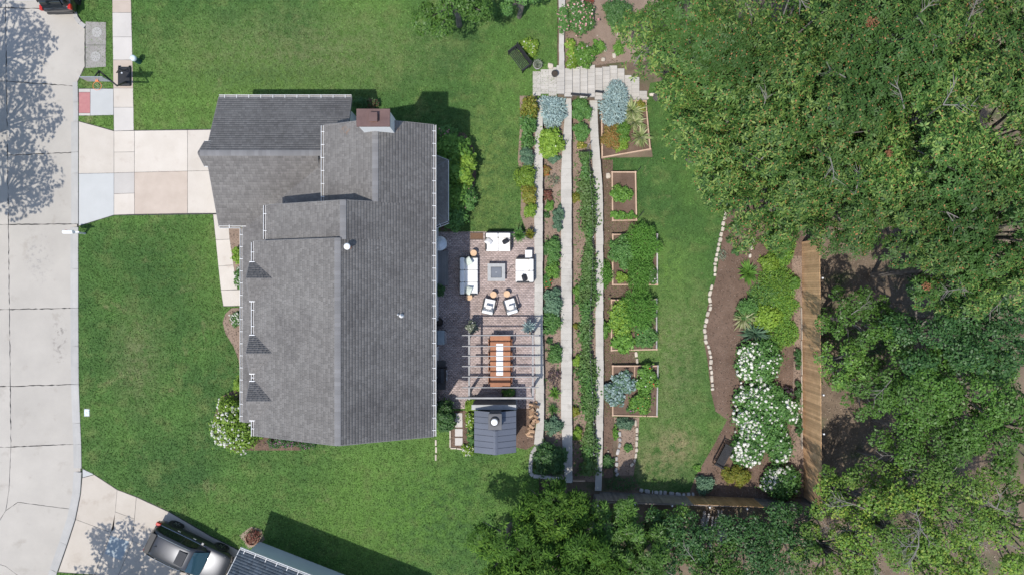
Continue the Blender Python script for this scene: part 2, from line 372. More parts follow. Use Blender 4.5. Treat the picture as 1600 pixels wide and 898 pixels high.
M['purple'] = leafmat('purple leaves', [(.06,.035,.05),(.10,.06,.08),(.07,.08,.04)], .5, .2)
M['white_f'] = leafmat('white petals', [(0.670,0.670,0.577),(0.744,0.735,0.670),(0.800,0.790,0.744)], .7, .25)
M['pink_f'] = leafmat('pink petals', [(.55,.22,.26),(.65,.38,.38),(.72,.52,.48)], .7, .25)
M['mauve_f'] = leafmat('mauve petals', [(.30,.11,.22),(.42,.18,.32),(.5,.28,.4)], .7, .25)
M['red_f'] = leafmat('red petals', [(.55,.06,.04),(.62,.12,.06)], .7, .2)
M['yellow_f'] = leafmat('yellow petals', [(.70,.55,.12),(.75,.62,.3)], .7, .25)

# ---------------------------------------------------------------- leaf geometry (numpy)
def unit(a): return a / np.maximum(np.linalg.norm(a, axis=1, keepdims=True), 1e-9)
def kites(c, nrm, size, aspect, rng, tdir=None, fold=.12):
    """one folded four-cornered leaf per centre"""
    n = len(c); nrm = unit(nrm)
    if tdir is None: tdir = rng.normal(size=(n,3))
    t = unit(tdir - nrm * np.sum(tdir*nrm, axis=1, keepdims=True)); b = np.cross(nrm, t)
    s = np.broadcast_to(np.asarray(size, dtype=float).reshape(-1,1), (n,1))
    V = np.empty((n,4,3)); up = nrm * s * fold
    V[:,0] = c - t*s*.5; V[:,1] = c + b*s*aspect*.5 + up; V[:,2] = c + t*s*.5; V[:,3] = c - b*s*aspect*.5 + up
    return V.reshape(-1,3), np.arange(4*n).reshape(-1,4)
def rosettes(c, nrm, L, aspect, k, rng, lift=.15, spread=.35):
    """k long leaves radiating from every centre"""
    n = len(c); nrm = unit(nrm); r = rng.normal(size=(n,3))
    u = unit(r - nrm*np.sum(r*nrm,axis=1,keepdims=True)); v = np.cross(nrm, u)
    out = []
    for i in range(k):
        a = 2*PI*i/k + rng.normal(0, .25, (n,1)); li = lift + rng.normal(0, spread, (n,1))
        t = unit(np.cos(a)*u + np.sin(a)*v + li*nrm); l = L*rng.uniform(.7,1.15,(n,1))
        side = np.cross(nrm, t) ; nn = unit(np.cross(t, side))
        V = np.empty((n,4,3)); 
        V[:,0] = c + t*l*.06; V[:,1] = c + t*l*.58 + side*l*aspect*.5 + nn*l*.05; V[:,2] = c + t*l - nrm*l*.10; V[:,3] = c + t*l*.58 - side*l*aspect*.5 + nn*l*.05
        out.append(V)
    V = np.stack(out, 1).reshape(-1,3)
    return V, np.arange(len(V)).reshape(-1,4)
def lumps(rng, k=5):
    A = rng.normal(size=(k,3))*2.6; ph = rng.uniform(0, 2*PI, k)
    return lambda d: np.sum(np.cos(d @ A.T + ph), axis=1) / k
def dome_pts(n, rng, low=-.15):
    d = rng.normal(size=(int(n*2.4)+20,3)); d = unit(d); d = d[d[:,2] > low]
    while len(d) < n:
        e = unit(rng.normal(size=(n,3))); d = np.vstack([d, e[e[:,2] > low]])
    return d[:n]
def inpoly(X, Y, poly):
    r = np.zeros(len(X), bool); n = len(poly); j = n-1
    for i in range(n):
        xi, yi = poly[i][:2]; xj, yj = poly[j][:2]
        if abs(yj-yi) > 1e-12:
            c = ((yi > Y) != (yj > Y)) & (X < (xj-xi)*(Y-yi)/(yj-yi)+xi); r ^= c
        j = i
    return r
# ================================================================ SETTING
def inset(poly, d):
    n = len(poly); a = sum(poly[i][0]*poly[(i+1)%n][1]-poly[(i+1)%n][0]*poly[i][1] for i in range(n))
    sgn = 1 if a > 0 else -1; out = []
    for i in range(n):
        p0, p1, p2 = Vector(poly[i-1][:2]), Vector(poly[i][:2]), Vector(poly[(i+1)%n][:2])
        e1, e2 = (p1-p0).normalized(), (p2-p1).normalized()
        n1, n2 = Vector((-e1.y,e1.x))*sgn, Vector((-e2.y,e2.x))*sgn
        k = 1 + n1.dot(n2)
        out.append(p1 + (n1+n2)*(d/max(k,.35)))
    return [(q.x,q.y) for q in out]
def rough_edges(poly, step, amp):
    out = []; n = len(poly)
    for i in range(n):
        a, b = Vector(poly[i][:2]), Vector(poly[(i+1)%n][:2]); L = (b-a).length; k = max(1,int(L/step))
        nd = Vector((-(b-a).y,(b-a).x)).normalized() if L > 0 else Vector((0,0))
        for j in range(k):
            q = a.lerp(b, j/k)
            if j: q = q + nd*random.uniform(-amp,amp)
            out.append((q.x,q.y))
    return out
def wp(poly, z=0.0): return [tuple(P(x,y,z)[:2]) for x,y in poly]
def slab(name, poly, ztop, thick, mat, parent, gap=.012, jit=0.0):
    q = inset(wp(poly, ztop), gap)
    if jit: q = rough_edges(q, .18, jit)
    m = MB().prism(q, ztop-thick, ztop)
    return m.build(name, mat, parent, bevel=0)
def sheet(name, poly, up, mat, thick=.02, kind='structure'):
    """polygon lying on the terrain"""
    pts = []
    for x,y in poly:
        p = PG(x,y); pts.append((p.x,p.y,p.z))
    o = MB().prism(pts, up-thick, up).build(name, mat)
    if kind: o['kind'] = kind
    return o, [(p[0],p[1]) for p in pts]

# ground: one sheet out to the horizon
xs = [-400,-60,-30,-10,1.595,1.605,2.4,3.275,3.285,5.195,5.205,7.2,20,60,400]; ys = [-400,-60,-20,0,11.04,11.06,20,60,400]
V = [(x,y,zt(min(x,80),y)-(.22 if x < 1.6 else .02)) for y in ys for x in xs]; nx = len(xs)
Fq = [(j*nx+i,j*nx+i+1,(j+1)*nx+i+1,(j+1)*nx+i) for j in range(len(ys)-1) for i in range(nx-1)]
struct(put('ground', np_mesh('ground',V,Fq), M['soil']))

EDGE = [(118,-90),(118,16),(134,42),(134,105),(122,128),(123,350),(123,600),(126,660),(128,733),(126,770),(118,810),(105,850),(90,893),(70,960),(40,1060)]
lawn_poly = wp(EDGE) + [tuple(P(40,1100)[:2]), (1.56,-24), (1.56,11.05), (2.62,11.07), (2.62,20)] + [tuple(P(118,-95)[:2])]
lawn = struct(MB().prism(lawn_poly, -.2, 0).build('lawn', M['grass']))
struct(MB().box(-90,-38.5,-60,60,-.2,0).build('far_lawn', M['grass']))

# street: dark joint sheet with concrete slabs on it
zs = -.05
sp = [(-260,-90)] + EDGE + [(-260,1060)]
street = struct(MB().prism(wp(sp,-.08), -.16, -.085).build('street', M['joint']))
jl = [(-60,-62),(12,16),(127,135),(243,238),(351,350),(483,481),(603,600),(698,693)]     # left / right y of the cross joints
vx = [8,8.5,10,11.5,13,14.5,16,17]
kin = [104,104,122,121,121,121,121.5,123.5]
for i in range(7):
    (a0,b0),(a1,b1) = jl[i],jl[i+1]
    jit = .024
    slab('concrete_slab', [(-118,a0),(vx[i],a0),(vx[i+1],a1),(-118,a1)], zs, .05, M['street'], street, .014, jit)
    slab('concrete_slab', [(-240,a0),(-118,a0),(-118,a1),(-240,a1)], zs, .05, M['street'], street, .014, jit)
    if i == 0: poly = [(vx[0],a0),(117,b0),(117,b1),(vx[1],a1)]
    elif i == 1: poly = [(vx[1],a0),(117,b0),(133,43),(133,104),(121,128),(121,b1),(vx[2],a1)]
    else: poly = [(vx[i],a0),(kin[i],b0),(kin[i+1],b1),(vx[i+1],a1)]
    slab('concrete_slab', poly, zs, .05, M['street'], street, .024, jit)
slab('concrete_slab', [(17,698),(123.5,693),(126,735),(123,770),(119,796),(28,784),(9,797),(14,765)], zs, .05, M['street'], street, .014, .014)
slab('concrete_slab', [(9,797),(28,784),(119,796),(115,812),(103,850),(88,893),(70,950),(30,1040),(30,900),(9,884),(-4,880),(-4,818)], zs, .05, M['street'], street, .012, .008)
slab('concrete_slab', [(-120,698),(17,698),(14,765),(9,797),(-4,818),(-4,880),(9,884),(30,900),(30,1040),(-120,1040)], zs, .05, M['street'], street, .012, .008)
# rolled kerb pieces along the street edge
def kerb_run(pts, width):
    for (a,b) in zip(pts[:-1],pts[1:]):
        A,B = P(a[0],a[1],-.02),P(b[0],b[1],-.02); d = (B-A); L = d.length; d.normalize(); nrm = Vector((d.y,-d.x,0))
        if nrm.x > 0: nrm = -nrm
        A,B = A+d*.008,B-d*.008
        prof = [(0,.0),(.0,.035),(.06,.04),(.18,.02),(.34,-.035),(width,-.048),(width,-.1),(0,-.1)]
        m = MB(); n = len(prof)
        vs = [A+nrm*u+Vector((0,0,z+.02)) for u,z in prof]+[B+nrm*u+Vector((0,0,z+.02)) for u,z in prof]
        m.add(vs,[(k,(k+1)%n,n+(k+1)%n,n+k) for k in range(n)]+[tuple(range(n-1,-1,-1)),tuple(range(n,2*n))])
        m.build('kerb', M['kerb'], street)
kerb_run([(123,355),(123,420),(123,481),(123.4,540),(123.8,600),(126,660),(127.5,693),(128,731)], .5)
kerb_run([(128,737),(126,770),(118,810),(105,850),(90,893),(76,940)], .5)
kerb_run([(122,128),(122.8,160),(123,190)],.3)
kerb_run([(123,190),(123,238),(123,271),(123,350)], .45)
kerb_run([(118,-60),(118,-20),(118,16)], .4)
# thick pale kerb sweeping into the storm inlet
def kerb_band(pts, wd, z0, z1):
    for a,b in zip(pts[:-1],pts[1:]):
        A,B = P(*a),P(*b); MB().bar((A.x,A.y,(z0+z1)/2),(B.x,B.y,(z0+z1)/2),wd,z1-z0).build('kerb',M['kerb'],street)
kerb_band([(116,17),(119,28),(125,36),(133,42)], .24, -.12, .045)

# storm inlet with two manholes
t = thing('storm_inlet','grey concrete storm inlet slab with two round covers beside the street','storm drain',P(150,70))
MB().prism(rough_edges(inset(wp([(134,34),(166,35),(166,105),(134,107)]),.01),.3,.01),-.1,.03).build('inlet_slab',M['oldc'],t)
for (x,y) in ((152,51),(150,89)):
    p = P(x,y); c = MB().lathe([(.29,.025),(.29,.045),(.26,.046),(.25,.04),(.06,.042),(.05,.048)],(p.x,p.y,0),24).build('manhole_cover',M['kerb'],t)
    m = MB()
    for k in range(8):
        a = k*PI/4; m.bar((p.x+.09*math.cos(a),p.y+.09*math.sin(a),.046),(p.x+.22*math.cos(a),p.y+.22*math.sin(a),.046),.025,.012)
    m.build('raised_rib',M['oldc'],c)
p = P(150,71); MB().box(p.x-.58,p.x+.58,p.y-.012,p.y+.012,.028,.034).build('seam',M['joint'],t)

# driveway, sidewalk, front walk
EXC = []
def paving(name, slabs, base_poly, ztop=.022):
    b = struct(MB().prism(wp(base_poly), -.15, .006).build(name, M['joint']))
    EXC.append(wp(base_poly))
    for poly, mat in slabs: slab('concrete_slab', poly, ztop, .03, M[mat], b, .010, .003)
    return b
paving('driveway', [([(123,190),(178,205),(178,270.5),(123,271.5)],'warm'), ([(123,271.5),(178,270.5),(178,336),(123,353)],'pale'),
    ([(178,205),(210,204.5),(210,237.5),(178,238)],'warm'), ([(178,238),(210,237.5),(210,269.5),(178,270.5)],'warm'),
    ([(178,270.5),(210,269.5),(210,302),(178,303)],'walkc'), ([(178,303),(210,302),(210,335),(178,336)],'warm'),
    ([(210,204.5),(293,203.5),(293,267.5),(210,269.5)],'warm'), ([(210,269.5),(293,267.5),(293,333.5),(210,335)],'pink'),
    ([(293,203.5),(386,202),(386,266),(293,267.5)],'warm'), ([(293,267.5),(386,266),(386,333),(293,333.5)],'warm')],
    [(123,189),(178,204),(388,201),(388,334.5),(178,337),(123,354)])
paving('sidewalk', [([(175,-60),(204,-60),(205,20),(175.5,20)],'pink'), ([(175.5,20),(205,20),(206,58),(176,58)],'walkc'),
    ([(176,58),(206,58),(207,94),(176.5,94)],'walkc'), ([(176.5,94),(207,94),(208,138),(177,138)],'pink'),
    ([(177,138),(208,138),(208.5,168),(177.5,168)],'warm'), ([(177.5,168),(208.5,168),(209,204),(178,205)],'walkc')],
    [(175,-60),(204,-60),(209.3,204),(177.7,205)])
paving('kerb_ramp', [([(141,139),(177,139),(177.5,180),(141,181)],'pale'), ([(123,139),(141,139),(141,144.5),(123,144.5)],'walkc'),
    ([(123,177),(141,177),(141,181),(123,181)],'walkc'), ([(123,144.5),(141,144.5),(141,177),(123,177)],'redpad')],
    [(122.5,138.5),(177,138.5),(177.7,180.5),(122.5,181.5)])
paving('front_walk', [([(333,335),(356,335),(359,374),(337,375)],'warm'), ([(337,375),(359,374),(365,414),(341,416)],'warm'),
    ([(341,416),(365,414),(371,452),(345,453)],'warm'), ([(345,453),(410,452),(410,477),(349,478)],'warm')],
    [(332.5,334.5),(357,334.5),(359.5,374),(371.5,452),(411,451.5),(411,477.5),(348.6,478.6)])
paving('neighbour_driveway', [([(129,732),(147,740.5),(129,745.5)],'pale'),
    ([(128.5,746),(147,741),(183,764.5),(178,826),(173,831),(118.5,811),(126.3,771)],'tan'), ([(118.5,811),(173,831),(148,897),(91,893),(105.5,851)],'tan'),
    ([(183,764.5),(213,776),(210,810),(180,799)],'tan'), ([(180,799),(210,810),(207,844),(184,900),(148,897),(173,831)],'tan'),
    ([(213,776),(265,800),(330,838),(402,874),(402,900),(330,905),(231,856),(207,844)],'tan'),
    ([(207,844),(231,856),(330,905),(310,960),(176,960),(166,930),(184,900)],'tan')],
    [(128.5,731),(147,740),(184,764),(214,775),(266,799),(331,837),(404,873),(404,902),(316,966),(172,966),(150,898),(90,893.5),(105,850),(118,810),(126,770)])
b = bpy.data.objects['neighbour_driveway']
# utility lid set in that drive
o = MB().prism(inset(wp([(173,835),(203,845),(190,875),(164,864)]),.01),.0,.032).build('utility_cover',M['slate_b'])
tag(o,'square blue grey cover set into the shaded neighbour driveway','utility cover')

# patio: brick pavers on joint sand
patio = struct(MB().box(-4.35,1.36,-7.0,3.22,-.15,.006).build('patio', M['grout']))
EXC.append([(-4.35,-7.0),(1.36,-7.0),(1.36,3.22),(-4.35,3.22)])
vs, fs = [], []
bw, bh = .205,.1025
r = 0; y = -6.98
while y < 3.2:
    x = -4.33 - (bw/2 if r%2 else 0)
    while x < 1.34:
        x0,x1 = max(x,-4.33),min(x+bw-.008,1.34)
        if x1-x0 > .03:
            z = .022+random.uniform(-.0025,.0025); k = len(vs); y1 = min(y+bh-.008,3.2)
            vs += [(x0,y,.004),(x1,y,.004),(x1,y1,.004),(x0,y1,.004),(x0+.004,y+.004,z),(x1-.004,y+.004,z),(x1-.004,y1-.004,z),(x0+.004,y1-.004,z)]
            fs += [(k+4,k+5,k+6,k+7),(k,k+1,k+5,k+4),(k+1,k+2,k+6,k+5),(k+2,k+3,k+7,k+6),(k+3,k,k+4,k+7)]
        x += bw
    y += bh; r += 1
put('brick_pavers', np_mesh('brick_pavers',vs,fs), M['brick'], patio, kind='stuff')

# planting beds
BEDS = []
def bed(name, poly, up=.008, mat='mulch', n=60):
    poly2 = []
    k = len(poly)
    o, w_ = sheet(name, poly, up, M[mat]); EXC.append(w_); BEDS.append((w_,up,n)); return o
bed('front_bed', [(357,356),(405,356),(405,450),(372,440),(364,414)], mat='bedsoil')
bed('entry_bed', [(400,480),(362,481),(352,490),(348,503),(352,520),(365,541),(373,562),(377,600),(400,610)], mat='bedsoil')
bed('hydrangea_bed', [(400,610),(372,606),(345,620),(333,655),(338,690),(365,703),(470,703),(480,690),(480,660)])
bed('east_bed', [(688,205),(726,208),(741,232),(744,275),(738,305),(728,335),(704,361),(688,361)])
bed('hedge_bed', [(812,150),(839,150),(839,361),(822,361),(813,335),(815,290),(809,250),(813,190)], mat='bedsoil')
bed('stepping_bed', [(703,642),(736,640),(738,706),(722,702),(703,699)])
bed('woodpile_bed', [(806,622),(838,622),(836,694),(822,702),(806,698)], up=.012)
bed('upper_terrace', [(849,158),(882,158),(882,748),(849,748)], up=.01, mat='bedsoil')
bed('middle_terrace', [(893,158),(934,158),(934,752),(893,752)], up=.01, mat='bedsoil')
bed('bed_path', [(942,250),(957.5,250),(957.5,746),(941,746)], up=.02)
bed('garden_path', [(957.6,345.5),(992,345.5),(992,365),(957.6,365)], up=.02)
bed('garden_path', [(957.6,445.5),(990,445.5),(990,467),(957.6,467)], up=.02)
bed('garden_path', [(957.6,548.5),(993,548.5),(993,569),(957.6,569)], up=.02)
bed('stone_bed', [(959,651),(999,651),(997,690),(990,742),(962,742),(965,690)], up=.014, mat='bedsoil')
bed('mulch_garden', [(1139,310),(1180,296),(1262,326),(1262,770),(1200,788),(1100,778),(1086,745),(1118,690),(1136,655),(1118,642),(1111,612),(1105,560),(1099,530),(1105,480),(1117,440),(1126,390),(1129,350)], up=.012)
bed('fence_bed', [(1237,400),(1253,400),(1257,775),(1228,775),(1238,640),(1241,520)], up=.024, mat='bedsoil')
bed('rock_garden', [(882,-60),(1040,-60),(1030,95),(965,98),(884,110)], up=.02, mat='bedsoil')
_, BL = sheet('back_lawn', [(943,247),(1020,246),(1010,160),(1016,130),(1150,110),(1152,300),(1139,310),(1129,350),(1126,390),(1117,440),(1105,480),(1099,530),(1105,560),(1111,612),(1118,642),(1136,655),(1118,690),(1086,745),(1078,768),(1004,768),(990,742),(999,651),(943,651)], .004, M['grass'])

# grass blades over both lawns (nobody could count them)
def blades(name, poly, dens, exc, seed, patchy=False):
    rng = np.random.default_rng(seed); pa = np.array([q[:2] for q in poly])
    x0,y0 = pa.min(0); x1,y1 = pa.max(0); x0 = max(x0,-31); y0 = max(y0,-17.6); y1 = min(y1,17.6)
    n = int((x1-x0)*(y1-y0)*dens); X = rng.uniform(x0,x1,n); Y = rng.uniform(y0,y1,n)
    k = inpoly(X,Y,pa)
    for e in exc: k &= ~inpoly(X,Y,e)
    X,Y = X[k],Y[k]; n = len(X)
    Z = np.array([zt(a,b_) for a,b_ in zip(X,Y)]) if patchy else np.zeros(n)
    a = rng.uniform(0,2*PI,n); h = rng.uniform(.03,.075,n); wd = rng.uniform(.018,.036,n); le = rng.uniform(.02,.08,n); a2 = rng.uniform(0,2*PI,n)
    Vv = np.empty((n,3,3))
    Vv[:,0] = np.stack([X-np.cos(a)*wd,Y-np.sin(a)*wd,Z],1); Vv[:,1] = np.stack([X+np.cos(a)*wd,Y+np.sin(a)*wd,Z],1)
    Vv[:,2] = np.stack([X+np.cos(a2)*le,Y+np.sin(a2)*le,Z+h],1)
    o = put(name, np_mesh(name,Vv.reshape(-1,3),np.arange(3*n).reshape(-1,3)), M['blade'], kind='stuff')
    return o
HOUSEFP = [[(-15.4,3.4),(-9,3.4),(-9,10),(-15.4,10)],[(-12.8,-7.1),(-4.2,-7.1),(-4.2,8),(-12.8,8)]]
o = blades('grass', lawn_poly, 330, EXC+HOUSEFP, 3); o['label'] = 'mown green grass covering the yard round the house'; 
o = blades('grass', BL, 330, [], 4, True); o['label'] = 'mown green grass of the lower back lawn beside the raised beds'
# bark chips over the beds
cs, ns, sz = [], [], []
rng = np.random.default_rng(8)
for poly, up, n in BEDS:
    pa = np.array(poly); x0,y0 = pa.min(0); x1,y1 = pa.max(0); y1 = min(y1,17.5); k = int((x1-x0)*(y1-y0)*90)
    X = rng.uniform(x0,x1,k); Y = rng.uniform(y0,y1,k); q = inpoly(X,Y,pa); X,Y = X[q],Y[q]
    cs.append(np.stack([X,Y,[zt(a,b_)+up+.012 for a,b_ in zip(X,Y)]],1))
cs = np.vstack(cs); n = len(cs); nn = rng.normal(0,.35,(n,3)); nn[:,2] = 1
Vv,Fv = kites(cs,nn,rng.uniform(.05,.12,n),.35,rng)
o = put('bark_chips', np_mesh('bark_chips',Vv,Fv), M['chip'], kind='stuff'); o['label'] = 'loose brown bark chips scattered over the planting beds'
# leaf litter on the wood floor
n = 26000; X = rng.uniform(13,31,n); Y = rng.uniform(-17.5,17.5,n); k = (X > 17.6)|(Y < -12.4); X,Y = X[k],Y[k]; n = len(X)
nn = rng.normal(0,.4,(n,3)); nn[:,2] = 1
Vv,Fv = kites(np.stack([X,Y,[zt(a,b_)+.02 for a,b_ in zip(X,Y)]],1),nn,rng.uniform(.05,.13,n),.5,rng)
o = put('leaf_litter', np_mesh('leaf_litter',Vv,Fv), M['litter'], kind='stuff'); o['label'] = 'dry fallen leaves and twigs on the woodland floor'

# retaining walls: body and separate cap stones
def interp_line(pts, step):
    out = []; carry = 0
    for a,b_ in zip(pts[:-1],pts[1:]):
        L = (b_-a).length; d = (b_-a)/L; s = carry
        while s < L: out.append((a+d*s, d)); s += step
        carry = s-L
    return out
def ret_wall(label, line, ztop, depth, name='retaining_wall', cap=.42, mat='wallc'):
    """line: (px_left, px_right, py)"""
    mid = [P((a+b_)/2,y,ztop) for a,b_,y in line]; wid = [(b_-a)/F*(H-ztop) for a,b_,y in line]
    t = thing(name, label, 'retaining wall', (mid[0].x,mid[0].y,ztop-depth))
    def at(y):
        for i in range(len(mid)-1):
            if mid[i].y >= y >= mid[i+1].y:
                k = (mid[i].y-y)/max(1e-6,mid[i].y-mid[i+1].y); return mid[i].x+(mid[i+1].x-mid[i].x)*k, wid[i]+(wid[i+1]-wid[i])*k
        return mid[-1].x, wid[-1]
    y = mid[0].y; m = MB()
    while y > mid[-1].y+.05:
        L = cap*random.uniform(.9,1.1); y2 = max(y-L,mid[-1].y); x,w0 = at(y); x2,w1 = at(y2); j = random.uniform(-.012,.012); dz = random.uniform(-.004,.004)
        q = [(x-w0/2+j,y-.002),(x+w0/2+j,y-.002),(x2+w1/2+j,y2+.002),(x2-w1/2+j,y2+.002)]
        MB().prism(q,ztop-.1,ztop+dz).build('cap_stone',M[mat],t)
        m.prism([(x-w0/2+.04,y),(x+w0/2-.04,y),(x2+w1/2-.04,y2),(x2-w1/2+.04,y2)],ztop-depth,ztop-.101)
        y = y2
    m.build('wall_body',M['wallc'],t); return t
ret_wall('grey block wall beside the brick patio, first of the three terrace walls',
    [(838,848.5,156),(837,848,200),(834.5,848,262),(835,848,380),(835,848,520),(837,850,620),(838,850,660),(834,848,694)], .05, .75)
ret_wall('middle grey block wall between the two planted terraces',
    [(885,893,154),(880,893,210),(876.5,893,280),(876.5,893.5,420),(876.5,893.5,560),(877,894,660),(880,894.5,715),(883.5,894.5,754)], -.42, .7)
ret_wall('pale block wall below the vine row, last before the raised beds',
    [(921,933,150),(922,934.5,200),(925,938,252),(929,942,300),(931.5,942.5,400),(930.5,942.5,500),(931,943,600),(931,942,680),(930,940,766)], -.93, .7)
# curved dark end of the first wall
t = thing('retaining_wall','curved dark stone wall end wrapping the big shrub below the hut','retaining wall',P(832,720))
pts = [(846,690),(838,697),(831,708),(829,724),(829,738),(833,743),(846,744),(862,746),(880,747)]
for a,b_ in zip(pts[:-1],pts[1:]):
    A,B = P(*a),P(*b_); d = (B-A).normalized()*.01
    MB().bar((A.x+d.x,A.y+d.y,-.2),(B.x-d.x,B.y-d.y,-.2),.22,.5).build('stone_block',M['rock'],t,bevel=.02)
# timber edging board across the middle terrace
for (x0,x1,y,l) in ((895,914,750,'short timber board closing the foot of the middle terrace'),):
    A,B = P(x0,y,-.9),P(x1,y,-.9); tag(MB().bar(A,B,.1,.25).build('edging_board',M['bedwood'],bevel=.01),l,'board')

# stepped paver landing
st = struct(MB().box(1.3,1.31,11,11.01,-.1,-.09).build('paver_steps',M['joint']))
LP = wp([(832,119),(862,112),(908,104),(966,97),(1003,118),(1011,138),(1012,157),(950,152),(932,153),(834,153)], -.5)
EXC.append(LP)
pw, ph = .46,.235; i = 0; x = 1.2
LPz = lambda i: -.165*max(0,i-3)
while x < 8.2:
    y = 10.6+(ph/2 if i%2 else 0)
    z = max(LPz(i),-1.48)+.03
    cells = []
    while y < 13.4:
        X = np.array([x+pw/2]); Y = np.array([y+ph/2])
        if inpoly(X,Y,LP)[0]:
            cells.append(y)
            MB().box(x+.005,x+pw-.005,y+.005,y+ph-.005,z-.06,z+random.uniform(-.004,.004)).build('paver',M['paver'],st)
        y += ph
    if cells: MB().box(x,x+pw-.002,cells[0],cells[-1]+ph,z-.9,z-.012).build('step_core',M['oldc'],st)
    x += pw; i += 1
t = ret_wall('narrow pale stone strip between the lawn and the rock garden',[(872,883,-40),(873.5,883,20),(873.5,881,60),(873.5,882,109)],.04,.4,cap=.5)
for (x0,y0,x1,y1,l) in ((892,147,922,150,'longer black metal bar lying across the paver steps'),(930,143,943,144.5,'shorter black metal bar on the paver steps')):
    z = max(LPz(int((P(x0,y0,-.5).x-1.2)/pw)),-1.48)+.07
    A,B = P(x0,y0,z+.02),P(x1,y1,z+.02); t = thing('step_rail',l,'rail',(A.x,A.y,z-.05))
    MB().bar(A,B,.12,.035).build('bar',M['black'],t,bevel=.008); 
    for q in (A.lerp(B,.08),A.lerp(B,.92)): MB().box(q.x-.02,q.x+.02,q.y-.02,q.y+.02,z-.5,z).build('foot',M['black'],t)
# ================================================================ HOUSE
house = thing('house','large white house with grey shingle roofs, brown capped chimney and attached garage','house',(-10,0,0))
def V3(*a): return Vector(a)
def shingle_mesh(eL,eR,rR,rL,seed,expo=.14,tab=.21):
    """overlapping tabs on the slope eL-eR (eave) to rL-rR (top)"""
    rng = random.Random(seed)
    eL,eR,rR,rL = map(Vector,(eL,eR,rR,rL)); nrm = (eR-eL).cross(rL-eL).normalized()
    if nrm.z < 0: nrm = -nrm
    SLn = max((rL-eL).length,(rR-eR).length); n = max(1,int(SLn/expo)); vs,fs = [],[]
    for i in range(n):
        t0,t1 = i/n,min(1,(i+1.12)/n)
        a0,b0,a1,b1 = eL.lerp(rL,t0),eR.lerp(rR,t0),eL.lerp(rL,t1),eR.lerp(rR,t1)
        W = (b0-a0).length
        if W < .05: continue
        x = -rng.uniform(0,tab)
        while x < W:
            tw = tab*rng.choice((.6,.8,1,1.2)); x0,x1 = max(0,x+.004),min(W,x+tw-.004); x += tw
            if x1-x0 < .03: continue
            u0,u1 = x0/W,x1/W; h = .007+rng.uniform(-.001,.004); k = len(vs)
            p0,p1 = a0.lerp(b0,u0),a0.lerp(b0,u1); q1,q0 = a1.lerp(b1,u1),a1.lerp(b1,u0)
            vs += [p0+nrm*h,p1+nrm*h,q1+nrm*.002,q0+nrm*.002,p0,p1]
            fs += [(k,k+1,k+2,k+3),(k+4,k+5,k+1,k)]
    return vs,fs
def slope(eL,eR,rR,rL,seed,name='roof_slope'):
    eL,eR,rR,rL = map(Vector,(eL,eR,rR,rL)); d = Vector((0,0,-.16)); top = Vector((0,0,-.004))
    m = MB(); m.add([eL+top,eR+top,rR+top,rL+top,eL+d,eR+d,rR+d,rL+d],[(0,1,2,3),(7,6,5,4),(0,4,5,1),(1,5,6,2),(2,6,7,3),(3,7,4,0)])
    o = m.build(name,M['deck'],house)
    vs,fs = shingle_mesh(eL,eR,rR,rL,seed); off = house.location
    put('shingles',np_mesh('shingles',[v-off for v in vs],fs),M['shingle'],o,kind='stuff')
    # pale fascia boards on the eave and rakes
    for (a,b_,nm) in ((eL,eR,'fascia'),(eL,rL,'rake_board'),(eR,rR,'rake_board')):
        if (b_-a).length < .3: continue
        out = ((eL+eR)/2-(rL+rR)/2); out.z = 0; out.normalize()
        if nm == 'rake_board':
            out = (a-(eR if a is eL else eL)); out.z = 0; out.normalize()
        MB().bar(a+out*.014+V3(0,0,-.1),b_+out*.014+V3(0,0,-.1),.028,.17).build(nm,M['trim'] if nm == 'fascia' else M['cap'],o)
    return o
def ridge(a,b_,wd=.15,sl=.42):
    a,b_ = Vector(a),Vector(b_); d = b_-a; L = d.length; d /= L; sd = d.cross(V3(0,0,1)).normalized(); vs,fs = [],[]; s = 0
    while s < L:
        e = min(L,s+.2); k = len(vs); h = .035
        for t,hh in ((s,h+.012),(e+.02,h)):
            c = a+d*t; vs += [c+sd*wd+V3(0,0,hh-sl*wd+.012),c+V3(0,0,hh),c-sd*wd+V3(0,0,hh-sl*wd+.012)]
        fs += [(k,k+1,k+4,k+3),(k+1,k+2,k+5,k+4)]; s += .2
    off = house.location
    put('ridge_cap',np_mesh('ridge_cap',[v-off for v in vs],fs),M['cap'],house,kind='stuff')
def gutter(a,b_,out):
    """white trough along an eave, with strap ticks"""
    a,b_,out = Vector(a),Vector(b_),Vector(out); g = MB(); w_ = .12
    c = V3(0,0,-.06)
    for o0,wd,zz,ht in ((.01,.012,0,.12),(w_,.022,0,.12),(w_/2,w_,-.055,.012)):
        g.bar(a+out*o0+c+V3(0,0,zz),b_+out*o0+c+V3(0,0,zz),wd,ht)
    o = g.build('gutter',M['trim'],house)
    m = MB(); m.bar(a+out*(w_/2)+c+V3(0,0,-.035),b_+out*(w_/2)+c+V3(0,0,-.035),w_-.03,.02); m.build('leaf_debris',M['gutter_in'],o)
    L = (b_-a).length; d = (b_-a)/L; n = max(1,int(L/.62)); s_ = MB()
    for i in range(n):
        q = a+d*((i+.5)*L/n); s_.bar(q-out*.05+V3(0,0,.045),q+out*(w_+.012)+V3(0,0,.012),.03,.012)
    s_.build('gutter_strap',M['trim'],o,kind='stuff'); return o

S = .47
XE,ZE = -3.92,5.5                                    # rear eave
def zE(x): return ZE+S*(XE-x)
xa,xb,xc = -6.58,-7.97,-8.2                          # ridges of the three roof sections
yA1,yA0,yB0,yC0 = 8.1,4.11,2.31,-7.42
